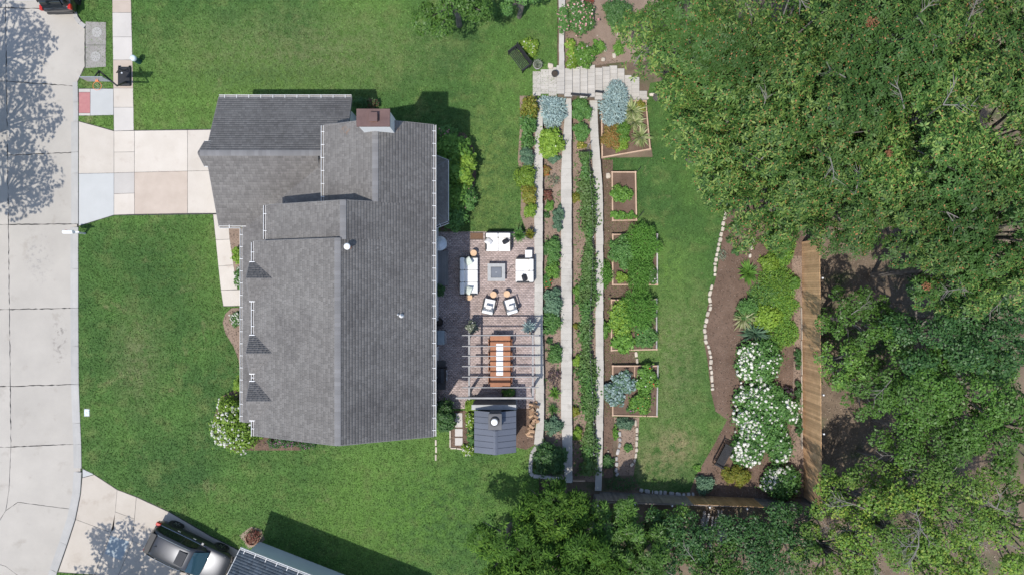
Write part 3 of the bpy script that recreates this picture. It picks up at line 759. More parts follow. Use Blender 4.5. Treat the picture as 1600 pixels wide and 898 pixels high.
# rear slope in three runs, one plane
slope((XE,yC0,ZE),(XE,yB0,ZE),(xc,yB0,zE(xc)),(xc,yC0,zE(xc)),1)
slope((XE,yB0+.002,ZE),(XE,yA0,ZE),(xb,yA0,zE(xb)),(xb,yB0+.002,zE(xb)),2)
slope((XE,yA0+.002,ZE),(XE,yA1,ZE),(xa,yA1,zE(xa)),(xa,yA0+.002,zE(xa)),3)
# front slopes
xAe,xBe,xCe = -9.43,-12.34,-12.98
zAe,zBe,zCe = zE(xa)-S*(xa-xAe),zE(xb)-S*(xb-xBe),zE(xc)-S*(xc-xCe)
slope((xAe,yA1,zAe),(xAe,yA0-.3,zAe),(xa,yA0-.3,zE(xa)),(xa,yA1,zE(xa)),4)
slope((xBe,yA0,zBe),(xBe,yB0-.3,zBe),(xb,yB0-.3,zE(xb)),(xb,yA0,zE(xb)),5)
slope((xCe,yB0,zCe),(xCe,yC0,zCe),(xc,yC0,zE(xc)),(xc,yB0,zE(xc)),6)
ridge((xa,yA0,zE(xa)),(xa,yA1,zE(xa))); ridge((xb,yB0-.05,zE(xb)),(xb,yA0,zE(xb))); ridge((xc,yC0,zE(xc)),(xc,yB0,zE(xc)))
# garage roof
gx0,gx1 = -15.69,-8.6; gr = 6.88; gzr,gzn,gzs = 4.58,3.0,3.0; gyn,gys = 10.17,3.29
slope((gx1,gyn,gzn),(gx0,gyn,gzn),(gx0,gr,gzr),(gx1,gr,gzr),7)
slope((gx0,gys,gzs),(-10.0,gys,gzs),(-10.0,gr,gzr),(gx0,gr,gzr),8)
ridge((gx0-.3,gr,gzr),(-9.4,gr,gzr))
# small prow over the garage gable
sl_ = (gzr-gzn)/(gyn-gr)
slope((gx0+.1,gr+.66,gzr-.66*sl_+.012),(gx0-.2,gr+.66,gzr-.66*sl_+.012),(gx0-.42,gr,gzr+.012),(gx0+.1,gr,gzr+.012),9)
slope((gx0-.2,gr-.62,gzr-.62*sl_+.012),(gx0+.1,gr-.62,gzr-.62*sl_+.012),(gx0+.1,gr,gzr+.012),(gx0-.42,gr,gzr+.012),10)
# low front roof: porch and entry, one plane falling to the street
pxE,pz = -14.48,2.9; S2 = .31
slope((pxE,3.2,pz),(pxE,-7.2,pz),(-12.4,-7.2,pz+S2*(pxE*-1-12.4)),(-12.4,3.2,pz+S2*(-pxE-12.4)),11)
slope((-12.45,6.6,pz+S2*(-pxE-12.45)),(-12.45,3.0,pz+S2*(-pxE-12.45)),(-9.2,3.0,pz+S2*(-pxE-9.2)),(-9.2,6.6,pz+S2*(-pxE-9.2)),12)
slope((pxE,3.9,pz),(pxE,3.15,pz),(-12.4,3.15,pz+S2*(-pxE-12.4)),(-12.4,5.0,pz+S2*(-pxE-12.4)),13)
# three gabled dormers breaking the front eave
off = house.location
dorm = [(435,410,470),(552.5,524,583),(627,596,656)]
for i,(pr,p0,p1) in enumerate(dorm):
    ze = zCe+.06; zr = ze+.48; xf = -13.16
    yr = P(0,pr,zr).y; y1,y0 = P(0,p0,ze).y,P(0,p1,ze).y
    xr = xc-((zE(xc)-zr)/S)
    xe = xc-((zE(xc)-ze)/S)
    slope((xe+.05,y1,ze),(xf,y1,ze),(xf,yr,zr),(xr,yr,zr),20+i,'dormer_roof')
    slope((xf,y0,ze),(xe+.05,y0,ze),(xr,yr,zr),(xf,yr,zr),30+i,'dormer_roof')
    m = MB(); xw = xf+.22; m.add([(xw,y0+.2,2.9),(xw,y1-.2,2.9),(xw,y1-.2,ze-.1),(xw,yr,zr-.2),(xw,y0+.2,ze-.1),(xw+.9,y0+.2,2.9),(xw+.9,y1-.2,2.9),(xw+.9,y1-.2,ze-.1),(xw+.9,yr,zr-.2),(xw+.9,y0+.2,ze-.1)],
        [(4,3,2,1,0),(5,6,7,8,9),(0,1,6,5),(1,2,7,6),(2,3,8,7),(3,4,9,8),(4,0,5,9)]); m.build('dormer_wall',M['siding'],house)
    w_ = MB().box(xw-.03,xw+.01,yr-.42,yr+.42,3.95,5.15).build('window',M['trim'],house); MB().box(xw-.036,xw-.031,yr-.36,yr+.36,4.02,5.08).build('pane',M['glass'],w_)
    g = MB()
    for yy,sg in ((y1,1),(y0,-1)): g.box(xf-.02,xCe+.06,yy-.05,yy+.05,ze-.12,ze-.0)
    g.build('eave_return',M['trim'],house)
# gutters
ox = V3(-1,0,0)
gutter((XE,yC0,ZE),(XE,yA1,ZE),(1,0,0))
gutter((xAe,yA0+.1,zAe),(xAe,yA1,zAe),ox); gutter((xBe,yB0+.1,zBe),(xBe,yA0,zBe),ox)
for (p0,p1) in ((379,409),(471,522),(584,595),(657,681)):
    gutter((xCe,P(0,p1,zCe).y,zCe),(xCe,P(0,p0,zCe).y,zCe),ox)
gutter((pxE,-7.2,pz),(pxE,3.15,pz),ox); gutter((gx1,gyn,gzn),(gx0,gyn,gzn),(0,1,0)); gutter((gx0,gys,gzs),(-14.55,gys,gzs),(0,-1,0))
# walls (storeys under the roofs)
def gablewall(x0,x1,y0,y1,ze0,ze1,xr,zr,name='wall'):
    m = MB(); A = [(x0,0),(x1,0),(x1,ze1),(xr,zr),(x0,ze0)]
    m.add([(x,y0,z) for x,z in A]+[(x,y1,z) for x,z in A],[(0,1,2,3,4),(9,8,7,6,5),(0,5,6,1),(1,6,7,2),(2,7,8,3),(3,8,9,4),(4,9,5,0)])
    return m.build(name,M['siding'],house)
dz = .3
wC = gablewall(-12.6,-4.25,-7.1,yB0-.01,zCe-.05,ZE-.05,xc,zE(xc)-dz)
gablewall(-12.0,-4.25,yB0,yA0-.25,zBe-.05,ZE-.05,xb,zE(xb)-dz)
gablewall(-9.1,-4.25,yA0-.24,yA1-.3,zAe-.05,ZE-.05,xa,zE(xa)-dz)
m = MB(); A = [(gys+.3,0),(gyn-.3,0),(gyn-.3,2.85),(gr,gzr-.3),(gys+.3,2.85)]
m.add([(-15.4,y,z) for y,z in A]+[(-9.0,y,z) for y,z in A],[(4,3,2,1,0),(5,6,7,8,9),(0,1,6,5),(1,2,7,6),(2,3,8,7),(3,4,9,8),(4,0,5,9)]); m.build('wall',M['siding'],house)
gd = MB().box(-15.44,-15.405,4.2,9.2,0.02,2.2).build('garage_door',M['trim'],house)
for k in range(4): MB().box(-15.455,-15.441,4.3,9.1,.07+k*.53,.55+k*.53).build('door_panel',M['siding'],gd)
fd = MB().box(-12.65,-12.605,-.9,.1,.15,2.25).build('front_door',M['doorp'],house); MB().box(-12.69,-12.655,-.8,-.72,1.1,1.2).build('handle',M['chrome'],fd)
MB().box(-14.3,-12.6,-7.0,3.2,.0,.16).build('porch_floor',M['walkc'],house)
for y in (-6.9,-4.2,-1.6,1.0,2.95): MB().box(-14.25,-14.08,y-.085,y+.085,.16,2.85).build('porch_post',M['trim'],house)
def window(cx,cy,ax,z0,z1,wd,sg):
    if ax == 'x':
        o = MB().box(min(cx,cx+sg*.04),max(cx,cx+sg*.04),cy-wd/2,cy+wd/2,z0,z1).build('window',M['trim'],house)
        MB().box(min(cx+sg*.041,cx+sg*.05),max(cx+sg*.041,cx+sg*.05),cy-wd/2+.07,cy+wd/2-.07,z0+.07,z1-.07).build('pane',M['glass'],o)
    else:
        o = MB().box(cx-wd/2,cx+wd/2,min(cy,cy+sg*.04),max(cy,cy+sg*.04),z0,z1).build('window',M['trim'],house)
        MB().box(cx-wd/2+.07,cx+wd/2-.07,min(cy+sg*.041,cy+sg*.05),max(cy+sg*.041,cy+sg*.05),z0+.07,z1-.07).build('pane',M['glass'],o)
for y in (-6,-4,-2,1.2,5.5): window(-4.25,y,'x',3.3,4.7,1.0,1)
for y in (-5.8,-2.6): window(-4.25,y,'x',.2,2.2,1.6,1)
for x in (-11,-6): window(x,-7.1,'y',3.2,4.6,1.0,-1); window(x,-7.1,'y',.8,2.2,1.0,-1)
for x in (-13.5,-11.5): window(x,gyn-.3,'y',1.0,2.1,.9,1)
# low bay roof on the garden side
bz,bt = 3.0,3.75
m = MB(); by0,by1,bx = 3.3,7.05,-3.42
MB().box(-4.25,-3.75,by0+.4,by1-.4,0,2.95).build('bay_wall',M['siding'],house)
slope((bx,by0+.25,bz),(bx,by1-.25,bz),(-4.3,by1-.9,bt),(-4.3,by0+.9,bt),40)
slope((-4.3,by0-.1,bz),(bx,by0+.25,bz),(-4.3,by0+.9,bt),(-4.32,by0+.9,bt),41)
slope((bx,by1-.25,bz),(-4.3,by1+.1,bz),(-4.3,by1-.9,bt),(-4.28,by1-.9,bt),42)
gutter((-4.3,by0-.1,bz),(bx,by0+.25,bz),V3(.33,-.94,0).normalized())
# downspout stones and roof vents
def vent(px,py,z0,h,r,mat,hood=None):
    p = P(px,py,z0); o = MB().lathe([(r*2.2,-.06),(r*1.6,.05),(r,.09),(r,h),(r*.6,h+.02)],p,14).build('vent_pipe',M[mat],house)
    if hood: MB().lathe([(hood*.9,0),(hood,.05),(hood*.7,.11),(hood*.15,.14)],(p.x,p.y,p.z+h),18).build('vent_hood',M['whitecap'],o,smooth=True)
vent(546,386,zE(P(546,386,7.3).x),.42,.055,'rust',.16)
vent(627,493,zE(P(627,493,6.4).x),.30,.06,'trim'); vent(622,491,zE(P(622,491,6.4).x),.2,.03,'trim')
# chimney chase
cx0,cx1,cy0,cy1,cz = -7.22,-5.66,7.45,8.28,7.85
ch = MB().box(cx0+.06,cx1-.06,cy0+.05,cy1-.05,0,cz).build('chimney',M['siding'],house)
MB().box(cx0,cx1,cy0,cy1,cz+.002,cz+.09).build('chase_cover',M['chase'],ch,bevel=.012)
p0 = P(583,183,cz+.3); MB().box(p0.x-.17,p0.x+.17,p0.y-.19,p0.y+.19,cz+.091,cz+.32).build('flue',M['rust'],ch)
MB().box(p0.x-.2,p0.x+.2,p0.y-.22,p0.y+.22,cz+.325,cz+.36).build('flue_cap',M['chase'],ch,bevel=.01)

# ================================================================ NEIGHBOUR'S GARAGE
ang = math.radians(-21.3); ca,sa = math.cos(ang),math.sin(ang)
c0 = P(374,858,2.8)
nb = thing('neighbour_garage','neighbour building with slate grey shingle roof and white wall tinted blue for shade at the bottom edge','building',(c0.x,c0.y,0),ang)
def nbslope(eL,eR,rR,rL,seed):
    d = V3(0,0,-.15); tp = V3(0,0,-.004); eL,eR,rR,rL = map(Vector,(eL,eR,rR,rL)); m = MB()
    m.add([eL+tp,eR+tp,rR+tp,rL+tp,eL+d,eR+d,rR+d,rL+d],[(0,1,2,3),(7,6,5,4),(0,4,5,1),(1,5,6,2),(2,6,7,3),(3,7,4,0)])
    o = m.build('roof_slope',M['deck'],nb,local=True); vs,fs = shingle_mesh(eL,eR,rR,rL,seed)
    put('shingles',np_mesh('shingles',vs,fs),M['shingle2'],o,kind='stuff')
M['shingle2'] = surf('slate shingle', (.085,.105,.125),(.115,.135,.155),.5,.9,.35,120,.003,irand=.25,fine=.12,fscale=70,spec=.2)
M['shadewall'] = surf('white siding with sky shade tint',(.50,.585,.62),(.56,.64,.675),1,.6)  # white siding; the blue of skylit shade is painted into its colour
nbslope((10,0,2.8),(0,0,2.8),(0,-3.6,4.5),(10,-3.6,4.5),50); nbslope((0,-7.2,2.8),(10,-7.2,2.8),(10,-3.6,4.5),(0,-3.6,4.5),51)
m = MB(); A = [(-.52,0),(-.52,2.7),(-3.6,4.2),(-6.8,2.7),(-6.8,0)]
m.add([(.25,y,z) for y,z in A]+[(9.6,y,z) for y,z in A],[(0,1,2,3,4),(9,8,7,6,5),(0,5,6,1),(1,6,7,2),(2,7,8,3),(3,8,9,4),(4,9,5,0)]); m.build('wall',M['shadewall'],nb,local=True)
g = MB(); g.bar((0,.02,2.74),(10,.02,2.74),.012,.12); g.bar((0,.12,2.74),(10,.12,2.74),.02,.12); g.bar((0,.07,2.69),(10,.07,2.69),.1,.012); g.build('gutter',M['trim'],nb,local=True)
g = MB()
for k in range(16): g.bar((.3+k*.62,-.1,2.86),(.3+k*.62,.13,2.81),.03,.012)
g.build('gutter_strap',M['trim'],nb,kind='stuff',local=True)
g = MB(); g.bar((.01,0,2.72),(.01,-3.6,4.42),.03,.16); g.build('rake_board',M['trim'],nb,local=True)
g = MB().box(.235,.245,-5.6,-1.4,.05,2.1); g.build('garage_door',M['trim'],nb,local=True)
# ================================================================ VEHICLES
def loft(rows, cap=True):
    m = MB(); n = len(rows[0])
    for r in rows: m.v += [tuple(p) for p in r]
    for i in range(len(rows)-1):
        for j in range(n-1): m.f.append((i*n+j,i*n+j+1,(i+1)*n+j+1,(i+1)*n+j))
    if cap: m.f.append(tuple(range(n-1,-1,-1))); m.f.append(tuple((len(rows)-1)*n+j for j in range(n)))
    return m
def subd(o, lv=2):
    md = o.modifiers.new('sub','SUBSURF'); md.levels = lv; md.render_levels = lv
def vehicle(label, loc, rz, paint, sunroof=True):
    t = thing('parked_car',label,'car',loc,rz)
    st = [(-2.36,.72,.80,.46),(-2.30,.84,.95,.34),(-2.1,.90,1.05,.28),(-1.5,.935,1.08,.26),(-.4,.945,1.05,.26),(.7,.945,1.03,.26),(1.15,.94,1.02,.26),(1.6,.925,.97,.27),(2.05,.87,.90,.30),(2.28,.76,.82,.36),(2.38,.60,.70,.44)]
    rows = []
    for x,w_,zt_,zb in st:
        mid = zb+(zt_-zb)*.55
        half = [(w_*.90,zb),(w_*.985,zb+.12),(w_,mid),(w_*.985,zt_-.10),(w_*.93,zt_-.025),(w_*.80,zt_+.005),(w_*.4,zt_+.03)]
        rows.append([(x,-y,z) for y,z in half]+[(x,0,zt_+.035)]+[(x,y,z) for y,z in half[::-1]])
    b = loft(rows).build('body',paint,t,smooth=True,local=True); subd(b,2)
    gs = [(-2.26,.70,.66,1.02,1.03),(-2.12,.80,.62,1.04,1.40),(-1.88,.84,.64,1.06,1.58),(-1.2,.86,.66,1.06,1.655),(-.3,.87,.665,1.05,1.665),(.25,.87,.65,1.04,1.61),(.50,.86,.63,1.03,1.52),(1.22,.82,.76,.98,1.01)]
    def sec(x,wb,wr,zb,zr):
        half = [(wb,zb-.03),(wb-.02,zb+.03),((wb*.55+wr*.45),zb+(zr-zb)*.45),(wr+.045,zr-.10 if zr-zb>.3 else zb+(zr-zb)*.7),(wr-.02,zr-.02),(wr*.5,zr+.012)]
        return [(x,-y,z) for y,z in half]+[(x,0,zr+.02)]+[(x,y,z) for y,z in half[::-1]]
    cab = loft([sec(*g) for g in gs]).build('cabin',paint,t,smooth=True,local=True); subd(cab,1)
    def lerp(a,b_,k): return tuple(a[i]+(b_[i]-a[i])*k for i in range(len(a)))
    def strip(x0,x1,n,f,mat,name,par=t):
        rows = [[f(x0+(x1-x0)*i/n,v) for v in np.linspace(-1,1,9)] for i in range(n+1)]
        return loft(rows,False).build(name,mat,par,smooth=True,local=True)
    # windscreen and rear glass, following the cabin
    def wsf(x,v):
        k = (x-.50)/(1.22-.50); wr = .60+(.74-.60)*k; z = 1.535+(1.03-1.535)*k+.05*math.sin(PI*k)*.6
        return (x+.012+.05*(1-v*v)*k*.8, v*wr, z+.035+.03*(1-v*v))
    strip(.46,1.14,5,wsf,M['windsc'],'windscreen')
    def rgf(x,v):
        k = (x+2.28)/.36; z = 1.04+.52*math.sin(min(1,k)*PI/2); return (x-.05,v*(.60-.03*k),z+.01+.02*(1-v*v))
    strip(-2.25,-1.97,4,rgf,M['carglass'],'rear_window')
    for sg in (-1,1):
        for (xa_,xb_,nm) in ((-2.0,-1.42,'quarter_window'),(-1.36,-.50,'rear_side_window'),(-.42,.44,'front_side_window')):
            rows = []
            for i in range(5):
                x = xa_+(xb_-xa_)*i/4; top = 1.545-.22*max(0,(x-.1)/.4)**1.2-.16*max(0,(-1.5-x)/.5); q = []
                for k in (0,.5,1):
                    z = 1.085+(top-1.085)*k; y = .862-.165*((z-1.04)/.5)+.022; q.append((x,sg*y,z))
                rows.append(q)
            loft(rows,False).build(nm,M['carglass'],t,local=True)
        MB().tube([(-1.95,sg*.875,1.075),(-.4,sg*.885,1.075),(.75,sg*.86,1.06)],.012,5).build('chrome_strip',M['chrome'],t,local=True)
        r = MB().tube([(-1.75,sg*.64,1.66),(-1.65,sg*.63,1.715),(-.4,sg*.64,1.735),(.1,sg*.625,1.69),(.2,sg*.62,1.64)],.018,6).build('roof_rail',M['chrome'],t,local=True)
        mir = MB().box(.50,.66,sg*.98-.09,sg*.98+.09,1.0,1.13).build('mirror',paint,t,bevel=.03,bseg=2,local=True); MB().bar((.58,sg*.86,1.03),(.58,sg*.93,1.05),.05).build('mirror_arm',M['trimblk'],mir,local=True)
        for xh in (-.95,.02): MB().box(xh-.09,xh+.09,sg*.945-.018,sg*.945+.03*sg if sg>0 else sg*.945+.018,.93,.965).build('door_handle',M['chrome'],t,local=True)
        MB().add([(2.12,sg*.50,.845),(2.30,sg*.48,.74),(2.13,sg*.80,.74),(1.85,sg*.865,.88),(1.95,sg*.80,.915)],[(0,1,2,3,4)]).build('headlight',M['headl'],t,local=True)
        MB().box(-2.335,-2.05,sg*.80-.085,sg*.80+.085,.80,1.0).build('tail_light',M['tail'],t,bevel=.03,bseg=2,local=True)
        for xw in (-1.42,1.45):
            MB().lathe([(.40,-.012),(.40,.012)],(0,0,0),28)
            arch = MB(); arch.lathe([(.43,0),(.44,.03),(.36,.035)],(0,0,0),26); a = arch.build('wheel_arch',M['trimblk'],t,local=True); a.rotation_euler = (-sg*PI/2,0,0); a.location = (xw,sg*.905,.37)
            wh = MB().lathe([(.19,-.1),(.33,-.1),(.355,-.06),(.355,.06),(.33,.1),(.215,.105)],(0,0,0),28).build('wheel',M['tyre'],t,local=True,smooth=True)
            wh.rotation_euler = (-sg*PI/2,0,0); wh.location = (xw,sg*.855,.355)
            rm = MB(); rm.lathe([(.215,.10),(.20,.07)],(0,0,0),24); 
            for k in range(5):
                a2 = 2*PI*k/5; rm.bar((.04*math.cos(a2),.04*math.sin(a2),.105),(.2*math.cos(a2),.2*math.sin(a2),.1),.055,.02)
            rm.build('rim',M['rim'],wh,local=True)
    gl = MB().box(2.30,2.41,-.42,.42,.50,.68).build('grille',M['trimblk'],t,bevel=.02,local=True)
    MB().box(-2.40,-2.2,-.75,.75,.40,.56).build('rear_bumper',M['trimblk'],t,bevel=.04,bseg=2,local=True)
    MB().box(2.12,2.37,-.66,.66,.30,.44).build('front_bumper',M['trimblk'],t,bevel=.04,bseg=2,local=True)
    if sunroof: MB().box(-.30,.20,-.40,.40,1.655,1.697).build('sunroof',M['carglass'],t,bevel=.012,local=True)
    MB().box(-2.10,-1.8,-.60,.60,1.60,1.645).build('roof_spoiler',M['trimblk'],t,bevel=.02,local=True)
    MB().tube([(-1.55,0,1.66),(-1.68,0,1.74)],[.03,.008],6).build('antenna',M['trimblk'],t,local=True)
    for sg in (-.3,.3): MB().tube([(1.2,sg,1.045),(.98,sg+.3,1.20)],.008,4).build('wiper',M['trimblk'],t,local=True)
    return t
pc = P(296,862,.7); vehicle('graphite grey suv with roof rails on the tree shaded driveway',(pc.x,pc.y,.022),math.radians(-26),M['paint'])
pc = P(86,-48,.8); vehicle('dark car mostly out of frame at the top left street corner, red tail lamp showing',(pc.x,pc.y,-.05),math.radians(92),M['paint2'],False)

# ================================================================ STREET SIDE THINGS
p = P(196,120); t = thing('basketball_hoop','portable basketball hoop with black base standing on the sidewalk','basketball hoop',(p.x,p.y,.022))
MB().box(-.36,.36,-.58,.52,0,.16).build('base',M['black'],t,bevel=.07,bseg=3,local=True)
MB().lathe([(.05,0),(.05,.03)],(-.1,.15,.16),12).build('fill_cap',M['galv'],t,local=True)
bt_ = P(165,129,3.2)-Vector((p.x,p.y,.022)); bc = P(149,124,3.1)-Vector((p.x,p.y,.022))
MB().tube([(.12,-.35,.12),(bt_.x+.05,bt_.y+.1,2.2),(bc.x,bc.y+.55,2.75)],[.06,.05,.05],8).build('pole',M['black'],t,local=True)
for dzz in (2.75,3.2): MB().bar((bc.x,bc.y+.55,2.75),(bc.x,bc.y+.04,dzz),.05).build('arm',M['black'],t,local=True)
for sg in (-1,1): MB().bar((sg*.25,.4,.16),(.06,-.1,1.0),.035).build('brace',M['black'],t,local=True)
MB().box(bc.x-.62,bc.x+.62,bc.y-.02,bc.y+.02,2.72,3.5).build('backboard',M['board'],t,local=True)
rim = MB(); rc = (bc.x+.02,bc.y-.32,2.95)
rim.tube([(rc[0]+.23*math.cos(a),rc[1]+.23*math.sin(a),rc[2]) for a in np.linspace(0,2*PI,25)],.012,5,False); rim.box(rc[0]-.07,rc[0]+.07,bc.y-.10,bc.y-.021,2.90,2.99)
r_ = rim.build('rim',M['hoop'],t,local=True)
net = MB()
for k in range(10):
    a = 2*PI*k/10; net.tube([(rc[0]+.22*math.cos(a),rc[1]+.22*math.sin(a),rc[2]),(rc[0]+.13*math.cos(a+.5),rc[1]+.13*math.sin(a+.5),rc[2]-.4)],.005,4)
net.build('net',M['runner'],r_,local=True)
for sg in (-1,1):
    w_ = MB().lathe([(.08,-.025),(.08,.025)],(0,0,0),12).build('caster',M['tyre'],t,local=True); w_.rotation_euler = (0,PI/2,0); w_.location = (sg*.3,.52,.08)

p = P(218,97); t = thing('utility_pedestal','short dark green utility pedestal standing in grass beside the sidewalk','utility pedestal',(p.x,p.y,0))
MB().lathe([(.15,0),(.15,.5),(.12,.55)],(0,0,0),18).build('post',M['green_p'],t,local=True)
MB().lathe([(.16,0),(.17,.03),(.165,.16),(.12,.21),(.05,.23)],(0,0,.56),18).build('dome_cap',M['pale_b'],t,local=True,smooth=True)
p = P(133,365); t = thing('mailbox','white mailbox on a post at the street edge below the driveway','mailbox',(p.x,p.y,0))
MB().box(-.05,.05,-.05,.05,0,1.02).build('post',M['trim'],t,local=True); MB().box(-.42,.3,-.045,.045,1.0,1.06).build('arm',M['trim'],t,local=True)
m = MB(); pr = [(-.1,0),(.1,0),(.1,.13)]+[(.1*math.cos(a),.13+.1*math.sin(a)) for a in np.linspace(.3,PI-.3,6)]+[(-.1,.13)]; n = len(pr)
m.add([(-.5,y,1.06+z) for y,z in pr]+[(.05,y,1.06+z) for y,z in pr],[(i,(i+1)%n,n+(i+1)%n,n+i) for i in range(n)]+[tuple(range(n-1,-1,-1)),tuple(range(n,2*n))])
bx = m.build('box',M['whitecap'],t,local=True); MB().box(-.515,-.502,-.09,.09,1.07,1.25).build('door',M['trim'],bx,local=True); MB().box(-.3,-.28,.102,.112,1.15,1.33).build('flag',M['tail'],bx,local=True)
p = P(136,644); t = thing('valve_box','small pale blue meter box lid in the front lawn','meter box',(p.x,p.y,0))
MB().box(-.14,.14,-.2,.2,-.05,.035).build('lid',M['pale_b'],t,bevel=.012,local=True); MB().box(-.17,.17,-.23,.23,-.05,.02).build('collar',M['oldc'],t,local=True); MB().box(-.03,.03,-.012,.012,.036,.042).build('grip',M['joint'],t,local=True)

# ================================================================ FURNITURE
def cushion(b,name,x0,x1,y0,y1,z0,z1,mat,parent,bv=.05):
    return MB().box(x0,x1,y0,y1,z0,z1).build(name,mat,parent,bevel=bv,bseg=3,smooth=True,local=True)
def pillow(parent,x,y,z,a,mat,tilt=.5,s=.24,name='pillow'):
    n = 8; vs = []; fs = []
    for sg in (1,-1):
        for i in range(n+1):
            for j in range(n+1):
                u,v = -1+2*i/n,-1+2*j/n; h = .09*((1-u**4)*(1-v**4))**.6; k = 1-.08*(u*u*v*v)
                vs.append((u*s*k*(1-.06*(1-v*v)),v*s*k*(1-.06*(1-u*u)),sg*h))
    for q in (0,(n+1)**2):
        for i in range(n):
            for j in range(n): f = (q+i*(n+1)+j,q+(i+1)*(n+1)+j,q+(i+1)*(n+1)+j+1,q+i*(n+1)+j+1); fs.append(f if q == 0 else f[::-1])
    o = MB().add(vs,fs).build(name,mat,parent,smooth=True,local=True); o.location = (x,y,z); o.rotation_euler = (tilt,0,a); return o
def sofa(label,px0,px1,py0,py1,back,n,group):
    """outdoor sofa; back = side of the backrest"""
    a,b_ = P(px0,py1,.5),P(px1,py0,.5); cx,cy = (a.x+b_.x)/2,(a.y+b_.y)/2; W,D = b_.x-a.x,b_.y-a.y
    t = thing('sofa',label,'sofa',(cx,cy,.022),{'S':0,'W':-PI/2,'E':PI/2,'N':PI}[back],group)
    if back in 'WE': W,D = D,W
    # local: back towards -y
    MB().box(-W/2,W/2,-D/2,D/2,.14,.27).build('frame',M['char'],t,bevel=.02,local=True)
    MB().box(-W/2,W/2,-D/2,-D/2+.08,.27,.72).build('back_frame',M['char'],t,bevel=.02,local=True)
    for sg in (-1,1): MB().box(sg*(W/2-.04)-.04,sg*(W/2-.04)+.04,-D/2+.08,D/2-.04,.27,.56).build('arm',M['char'],t,bevel=.02,local=True)
    for x in (-1,1):
        for y in (-1,1): MB().box(x*(W/2-.06)-.03,x*(W/2-.06)+.03,y*(D/2-.06)-.03,y*(D/2-.06)+.03,0,.14).build('leg',M['black'],t,local=True)
    cw = (W-.1)/n
    for i in range(n):
        x0 = -W/2+.05+i*cw
        cushion(None,'seat_cushion',x0+.006,x0+cw-.006,-D/2+.26,D/2+.015,.27,.44,M['cushion'],t)
        cushion(None,'back_cushion',x0+.006,x0+cw-.006,-D/2+.015,-D/2+.275,.40,.80,M['cushion'],t,.07)
    return t
G = 'white cushioned patio sofas'
s1 = sofa('long white three seat sofa on the house side of the fire table',718.5,746,401,461,'W',3,G)
pillow(s1,-.82,.0,.62,.5,M['linen'],.7); pillow(s1,.82,.0,.62,-.4,M['linen'],.7)
s2 = sofa('white two seat sofa at the lawn end of the patio with a dark cushion',758,799,364,392,'N',2,G)
pillow(s2,-.42,-.02,.60,.5,M['navy'],.9,.2); pillow(s2,.55,.0,.62,-.6,M['cushion'],.7,.22)
s3 = sofa('white two seat sofa against the patio wall with a dark round cushion',806,834,403,442,'E',2,G)
pillow(s3,-.42,.02,.60,.3,M['navy'],.8,.2)
def armchair(label,px,py,rz):
    p = P(px,py,.4); t = thing('armchair',label,'armchair',(p.x,p.y,.022),rz,'white cushioned patio armchairs')
    W,D = .74,.80
    MB().box(-W/2+.05,W/2-.05,-D/2+.08,D/2,.2,.27).build('seat_frame',M['char'],t,bevel=.015,local=True)
    for sg in (-1,1):
        x = sg*(W/2-.03)
        MB().tube([(x,D/2,0),(x,D/2,.55),(x,-D/2+.05,.58),(x,-D/2-.02,0)],.022,6).build('arm_frame',M['black'],t,local=True)
        MB().box(x-.035,x+.035,-D/2+.02,D/2,.58,.61).build('arm_rest',M['char'],t,bevel=.01,local=True)
    MB().obox((0,-D/2+.02,.58),(W/2-.06,0,0),(0,.02,-.005),(0,-.06,.30)).build('back_frame',M['char'],t,local=True)
    cushion(None,'seat_cushion',-W/2+.06,W/2-.06,-D/2+.2,D/2+.01,.27,.43,M['cushion'],t)
    bc_ = cushion(None,'back_cushion',-W/2+.06,W/2-.06,-.09,.09,-.26,.28,M['cushion'],t,.06); bc_.location = (0,-D/2+.12,.66); bc_.rotation_euler = (.28,0,0)
    pillow(t,0,-.08,.62,0,M['cushion'],.9,.2)
armchair('left hand white armchair below the fire table with its round stool',764,478,math.radians(-12))
armchair('right hand white armchair below the fire table turned towards it',798,478,math.radians(17))
for (px,py,l) in ((740,395.5,'round timber stump table at the top end of the three seat sofa'),(733,464,'round timber stump table at the bottom end of the three seat sofa'),
                  (771,460,'round timber stump table beside the left white armchair'),(792,459,'round timber stump table beside the right white armchair')):
    p = P(px,py,.45); t = thing('stump_table',l,'side table',(p.x,p.y,.022),random.uniform(0,6),'round stump side tables')
    MB().lathe([(.165,0),(.15,.1),(.16,.3),(.185,.41)],(0,0,0),18).build('stump',M['bark'],t,local=True); MB().lathe([(.185,.41),(.19,.43),(.18,.445),(.02,.446)],(0,0,0),18).build('table_top',M['stump'],t,local=True)
p = P(775.5,425.5,.45); t = thing('fire_table','square grey fire table with blue grey lid in the middle of the sofas','fire table',(p.x,p.y,.022))
MB().box(-.40,.40,-.40,.40,0,.36).build('base',M['stone_t'],t,bevel=.015,local=True)
q = MB()
for (x0,x1,y0,y1) in ((-.5,.5,.31,.5),(-.5,.5,-.5,-.31),(-.5,-.31,-.31,.31),(.31,.5,-.31,.31)): q.box(x0,x1,y0,y1,.36,.45)
q.build('table_top',M['stone_t'],t,local=True); MB().box(-.30,.30,-.30,.30,.362,.44).build('burner_lid',M['firelid'],t,bevel=.02,local=True)
MB().box(-.05,.05,-.012,.012,.44,.462).build('lid_handle',M['galv'],t,bevel=.004,local=True)
p = P(826,397,.5); t = thing('side_table','small white square side table at the head of the wall side sofa','side table',(p.x,p.y,.022))
MB().box(-.2,.2,-.23,.23,.46,.50).build('table_top',M['trim'],t,bevel=.008,local=True)
for x in (-1,1):
    for y in (-1,1): MB().box(x*.17-.02,x*.17+.02,y*.2-.02,y*.2+.02,0,.46).build('leg',M['trim'],t,local=True)
